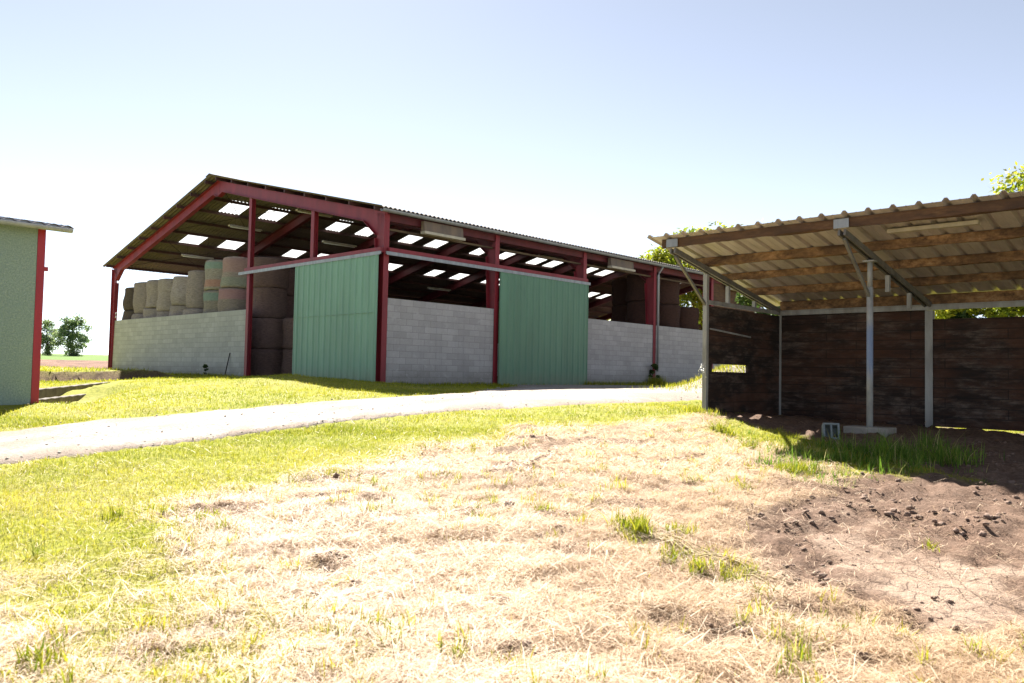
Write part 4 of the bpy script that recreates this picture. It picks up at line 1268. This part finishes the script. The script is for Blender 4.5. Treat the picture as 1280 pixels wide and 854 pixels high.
# ------------------------------------------------------------------ green building at the left
cot = tag(empty('green_building', COTT, math.pi / 2 - YAW), 'green roughcast building with red corner post at the left edge', 'building')
H = 3.30; DW = 7.0; LW = 9.0
mb = MB(); mb.box(-LW, -.125, 0, .25, -.5, H + .05); mb.box(-.25, -.01, .255, DW, -.5, H); mb.box(-LW, -.255, DW - .25, DW, -.5, H)
mb.prism([(.26, H), (DW - .26, H), (DW / 2, H + .15 * (DW / 2 - .1))], 'x', -.24, -.02)
mb.build('wall', 'stucco', cot)
mb = MB(); mb.box(-.122, .012, -.008, .13, -.5, H + .05); mb.build('corner_post', 'redb', cot, bevel=.005)
mb = MB(); mb.box(.014, .09, .05, .10, H - .78, H - .70); mb.build('rail_end', 'redb', cot)
sl2 = .16
cr = []
u = -LW - .2
while u < .38:
    cr += [(u, 0), (u + .05, .03), (u + .10, .042), (u + .15, .03), (u + .2, .0), (u + .22, -.008)]
    u += .24
for sgn in (0, 1):
    mb = MB(); V = []; rows_ = []
    yv = -.42
    while yv < DW / 2:
        rows_.append((yv, .0)); rows_.append((min(yv + .38, DW / 2), .025)); yv += .38
    n = len(cr)
    V = [(a_, (y_ if not sgn else DW - y_), H + .05 + sl2 * (y_ + .3) + h_ - l_) for y_, l_ in rows_ for a_, h_ in cr]
    mb.add(V, [(i * n + j, i * n + j + 1, (i + 1) * n + j + 1, (i + 1) * n + j) for i in range(len(rows_) - 1) for j in range(n - 1)])
    mb.build('roof', 'tile', cot)
gp = [(-.42 + .07 * math.cos(a), H + .0 + .07 * math.sin(a)) for a in np.linspace(math.pi, 2 * math.pi, 9)]
gp += [(x_ + (.005 if x_ < -.42 else -.005), z_ + .005) for x_, z_ in gp[::-1]]
mb = MB(); mb.prism(gp, 'x', -LW, .33); mb.prism([(-.49, H - .0), (-.35, H - .0), (-.37, H - .05), (-.42, H - .07), (-.47, H - .05)], 'x', .331, .336); mb.build('gutter', 'zinc' if 'zinc' in M else 'galv', cot)
mb = MB(); mb.hexa([(-LW, -.34, H - .01), (.30, -.34, H - .01), (.30, -.01, H + .07), (-LW, -.01, H + .07), (-LW, -.34, H + .01), (.30, -.34, H + .01), (.30, -.01, H + .09), (-LW, -.01, H + .09)]); mb.build('soffit', 'lamp', cot)
mb = MB(); mb.hexa([(.31, -.40, H - .02), (.34, -.40, H - .02), (.34, DW / 2, H - .02 + sl2 * (DW / 2 + .4)), (.31, DW / 2, H - .02 + sl2 * (DW / 2 + .4)), (.31, -.40, H + .03), (.34, -.40, H + .03), (.34, DW / 2, H + .03 + sl2 * (DW / 2 + .4)), (.31, DW / 2, H + .03 + sl2 * (DW / 2 + .4))])
mb.build('verge_board', 'galv', cot)
mb = MB(); mb.box(-LW, .305, -.352, -.342, H - .03, H + .075); mb.build('fascia', 'galv', cot)

# low concrete retaining walls
for seg, ztop, nm, lab in ((WALL_UP, (at(30, 488, 17.2)[2], at(140, 477, 24.3)[2]), 'retaining_wall', 'upper low concrete retaining wall below the earth bank'),
                           (WALL_LO, (at(30, 501, 15.9)[2], at(118, 491, 20.6)[2]), 'retaining_wall', 'lower low concrete kerb wall beside the green building')):
    a, b = seg; d = (b - a) / np.hypot(*(b - a)); nrm = np.array([-d[1], d[0]]); L = np.hypot(*(b - a))
    mb = MB(); k = 24; vs = []; fs = []
    for i in range(k + 1):
        f_ = i / k; q = d * L * f_; zt = ztop[0] + (ztop[1] - ztop[0]) * f_ + .008 * math.sin(i * 2.1) - ztop[0]
        for off, z_ in ((-.07, -.8), (.07, -.8), (.07, zt), (-.07, zt)):
            vs.append((q[0] + nrm[0] * off, q[1] + nrm[1] * off, z_))
    for i in range(k):
        for q in range(4):
            fs.append((i * 4 + q, (i + 1) * 4 + q, (i + 1) * 4 + (q + 1) % 4, i * 4 + (q + 1) % 4))
    fs += [(0, 1, 2, 3), tuple(range(4 * k, 4 * k + 4))[::-1]]
    mb.add(vs, fs); o = mb.build(nm, 'oldconc', None, bevel=.012); o.location = (a[0], a[1], ztop[0]); tag(o, lab, 'retaining wall', 'low concrete walls by the green building')


# ------------------------------------------------------------------ trees and shrubs
def tree(name, label, cat, loc, height, crown_r, m, nleaf, leaf, trunk_r, seed, group=None, base=.3, clumps=26, flat=1.0, crown_name='crown'):
    rs = np.random.default_rng(seed)
    root = tag(empty(name, loc), label, cat, group)
    mb = MB()
    top = height * .8
    bend = rs.normal(0, .03 * height, 2)
    tp = [(bend[0] * f * f, bend[1] * f * f, -.3 + (top + .3) * f) for f in np.linspace(0, 1, 8)]
    mb.tube(tp, [trunk_r * (1 - .85 * f) for f in np.linspace(0, 1, 8)], 9)
    cents = []
    for i in range(clumps):
        a = rs.uniform(0, 6.28); hz = base + (1 - base) * (rs.random() ** .8)
        env = math.sin(math.pi * min(.98, max(.05, (hz - base * .7) / (1.06 - base * .7)))) ** .7
        r_ = crown_r * env * math.sqrt(rs.random()) * 1.0
        cents.append((bend[0] * .5 + r_ * math.cos(a), bend[1] * .5 + r_ * math.sin(a), hz * height * .96))
    for c in cents:
        z0 = max(base * height * .5, c[2] - .35 * height * rs.uniform(.4, 1)); f = min(1, z0 / top)
        p0 = (bend[0] * f * f, bend[1] * f * f, z0)
        mid = tuple((p0[k] + c[k]) / 2 + rs.normal(0, .04 * height) * (.5 if k == 2 else 1) for k in range(3))
        rr = trunk_r * .35 * (1 - .6 * f)
        mb.tube([p0, mid, c], [rr, rr * .6, rr * .2], 5, False)
    mb.build('trunk', 'bark', root, smooth=True)
    cents = np.array(cents); n = nleaf
    ci = rs.integers(0, len(cents), n)
    cr_ = crown_r * rs.uniform(.22, .42, len(cents))
    v = rs.normal(0, 1, (n, 3)); v /= np.linalg.norm(v, axis=1)[:, None]
    rad = (rs.random(n) ** .45)[:, None] * cr_[ci][:, None] * np.where(rs.random(n) < .12, 1.35, 1)[:, None]
    pos = cents[ci] + v * rad * np.array([1, 1, .75 * flat])
    nr = rs.normal(0, 1, (n, 3)) + v * .6 + np.array([0, 0, .5]); nr /= np.linalg.norm(nr, axis=1)[:, None]
    t1 = np.cross(nr, rs.normal(0, 1, (n, 3))); t1 /= np.linalg.norm(t1, axis=1)[:, None]; t2 = np.cross(nr, t1)
    l = leaf * rs.uniform(.6, 1.4, n)[:, None]
    V = np.stack([pos - t1 * l, pos + t2 * l * .45, pos + t1 * l, pos - t2 * l * .45], 1).reshape(-1, 3)
    F = np.arange(n * 4).reshape(-1, 4)
    tint = np.clip(rs.normal(.5, .2, n) + (rs.normal(0, .22, len(cents)))[ci], 0, 1)
    o = fast_mesh(crown_name, V, F, m, {'tint': np.repeat(tint, 4)}); o.parent = root
    return root


def gpos(px, d, dz=-.1):
    p = at(px, 440, d); return (p[0], p[1], tz(p[0], p[1]) + dz)


tree('field_tree', 'taller leafy tree standing alone beyond the green field', 'tree', gpos(91, 150, -.6), 8.2, 3.3, 'leaf_f', 5200, .22, .22, 5, 'trees on the far field edge', .06, 70)
tree('field_tree', 'shorter airy tree half hidden by the green building', 'tree', gpos(60, 152, -.6), 7.3, 2.6, 'leaf_f', 3400, .21, .18, 8, 'trees on the far field edge', .06, 46)
tree('broadleaf_tree', 'yellow green tree rising behind the barn roof', 'tree', gpos(872, 78), 13.9, 6.0, 'leaf_y', 26000, .24, .4, 13, None, .3, 46)
tree('broadleaf_tree', 'leafy tree seen through the open barn end above the block wall', 'tree', gpos(795, 88), 9.5, 4.5, 'leaf_y', 8000, .26, .3, 17, None, .12, 36)
tree('broadleaf_tree', 'tall tree whose twigs show over the right end of the shelter roof', 'tree', gpos(1296, 40), 11.7, 2.9, 'leaf_y', 5000, .15, .25, 23, None, .3, 36)
tree('elder_bush', 'green bush glimpsed through the triangular gap above the shelter side wall', 'bush', gpos(972, 27), 5.6, 1.5, 'leaf_g', 9000, .09, .07, 29, None, .05, 28)
for k, (px, d, h, lab) in enumerate(((1195, 23.5, 3.7, 'bush in the gap above the back boards, next to the rear steel post'), (1240, 23, 3.6, 'middle bush in the gap above the shelter back boards'), (1285, 22.5, 3.7, 'bush in the gap above the back boards, at the right picture edge'))):
    tree('hedge_bush', lab, 'bush', gpos(px, d), h, 1.25, 'leaf_y' if k != 1 else 'leaf_g', 6500, .075, .06, 31 + k, 'bushes behind the shelter', .05, 26)
# dark weed at the foot of the downpipe column
tree('dark_weed', 'dark leafy weed at the foot of the column with the downpipe', 'plant', (*bw(14.7, -.25)[:2], tz(*bw(14.7, -.25)[:2]) - .03), 1.0, .26, 'leaf_g', 700, .045, .012, 41, None, .1, 12)
# weeds below the gable wall, each a low plant
for k, (t, hh, lab) in enumerate(((11.2, .6, 'single upright weed at the foot of the gable wall near the iron bar'),)):
    q = bw(-.35, t); tree('wall_weed', lab, 'plant', (q[0], q[1], tz(q[0], q[1]) - .03), hh, .4 if k else .12, 'leaf_d', 900 if k else 200, .05, .01, 45 + k, None, .1, 12)

# bundle of dry stalks on the mown hay
p0 = ground_hit(808, 672); p1 = ground_hit(942, 727)
rs = np.random.default_rng(77)
mb = MB()
for k in range(34):
    f0, f1 = sorted(rs.uniform(-.05, 1.05, 2)) if k > 8 else (rs.uniform(-.05, .2), rs.uniform(.75, 1.05))
    if f1 - f0 < .2: f1 += .25
    pts = []
    off0, off1 = rs.normal(0, .05, 2), rs.normal(0, .09, 2)
    for f in np.linspace(0, 1, 6):
        g_ = f0 + (f1 - f0) * f; P = p0 * (1 - g_) + p1 * g_
        x_ = P[0] + off0[0] * (1 - f) + off1[0] * f; y_ = P[1] + off0[1] * (1 - f) + off1[1] * f
        pts.append((x_ - p0[0], y_ - p0[1], float(surf(np.array([x_]), np.array([y_]))[0]) - p0[2] + .02 + .05 * math.sin(math.pi * f) * rs.random()))
    mb.tube(pts, [.006, .006, .005, .005, .004, .003], 5)
M['stalk'] = weathered('dry_stalk', (.46, .36, .20), (.26, .20, .09), .85, 0, 8, 40, .1)
o = mb.build('stalk_bundle', 'stalk', None, smooth=True); o.location = p0; tag(o, 'bundle of long dry stalks lying across the mown hay', 'stalks')

# ------------------------------------------------------------------ camera, light, sky
cam = bpy.data.cameras.new('camera'); co = bpy.data.objects.new('camera', cam); C.objects.link(co)
cam.lens = FPX / 1280 * 36; cam.sensor_width = 36; cam.clip_end = 12000; cam.clip_start = .05
co.matrix_world = Matrix(((ri[0], up[0], -fw[0], EYE[0]), (ri[1], up[1], -fw[1], EYE[1]), (ri[2], up[2], -fw[2], EYE[2]), (0, 0, 0, 1)))
cam.dof.use_dof = True; cam.dof.focus_distance = 22; cam.dof.aperture_fstop = 3.2
bpy.context.scene.camera = co

SUN_EL = R(41.5); SUN_AZ = R(-15.0)      # azimuth from +Y towards +X
sd = Vector((math.sin(SUN_AZ) * math.cos(SUN_EL), math.cos(SUN_AZ) * math.cos(SUN_EL), math.sin(SUN_EL)))
sl_ = bpy.data.lights.new('sun', 'SUN'); so = bpy.data.objects.new('sun', sl_); C.objects.link(so)
sl_.energy = 5.0; sl_.angle = R(.55); sl_.color = (1, .95, .87)
so.rotation_euler = sd.to_track_quat('Z', 'Y').to_euler(); so.location = (0, 0, 40)
w = bpy.data.worlds.new('World'); bpy.context.scene.world = w; w.use_nodes = True
nt = w.node_tree; bg = nt.nodes['Background']
sk = nt.nodes.new('ShaderNodeTexSky'); sk.sky_type = 'NISHITA'; sk.sun_disc = False
sk.sun_elevation = SUN_EL; sk.sun_rotation = SUN_AZ; sk.air_density = .58; sk.dust_density = 0.1; sk.ozone_density = 1.5
hs = nt.nodes.new('ShaderNodeHueSaturation'); hs.inputs['Saturation'].default_value = .54; hs.inputs['Hue'].default_value = .497; nt.links.new(sk.outputs[0], hs.inputs['Color'])
nt.links.new(hs.outputs[0], bg.inputs['Color']); bg.inputs['Strength'].default_value = .05
sc = bpy.context.scene
sc.view_settings.view_transform = 'Standard'; sc.view_settings.look = 'None'; sc.view_settings.gamma = 1; sc.view_settings.use_curve_mapping = False
sc.view_settings.exposure = 2.05
sc.cycles.max_bounces = 7; sc.cycles.diffuse_bounces = 4; sc.cycles.transparent_max_bounces = 12
sc.cycles.sample_clamp_indirect = 6
sc.cycles.use_denoising = True
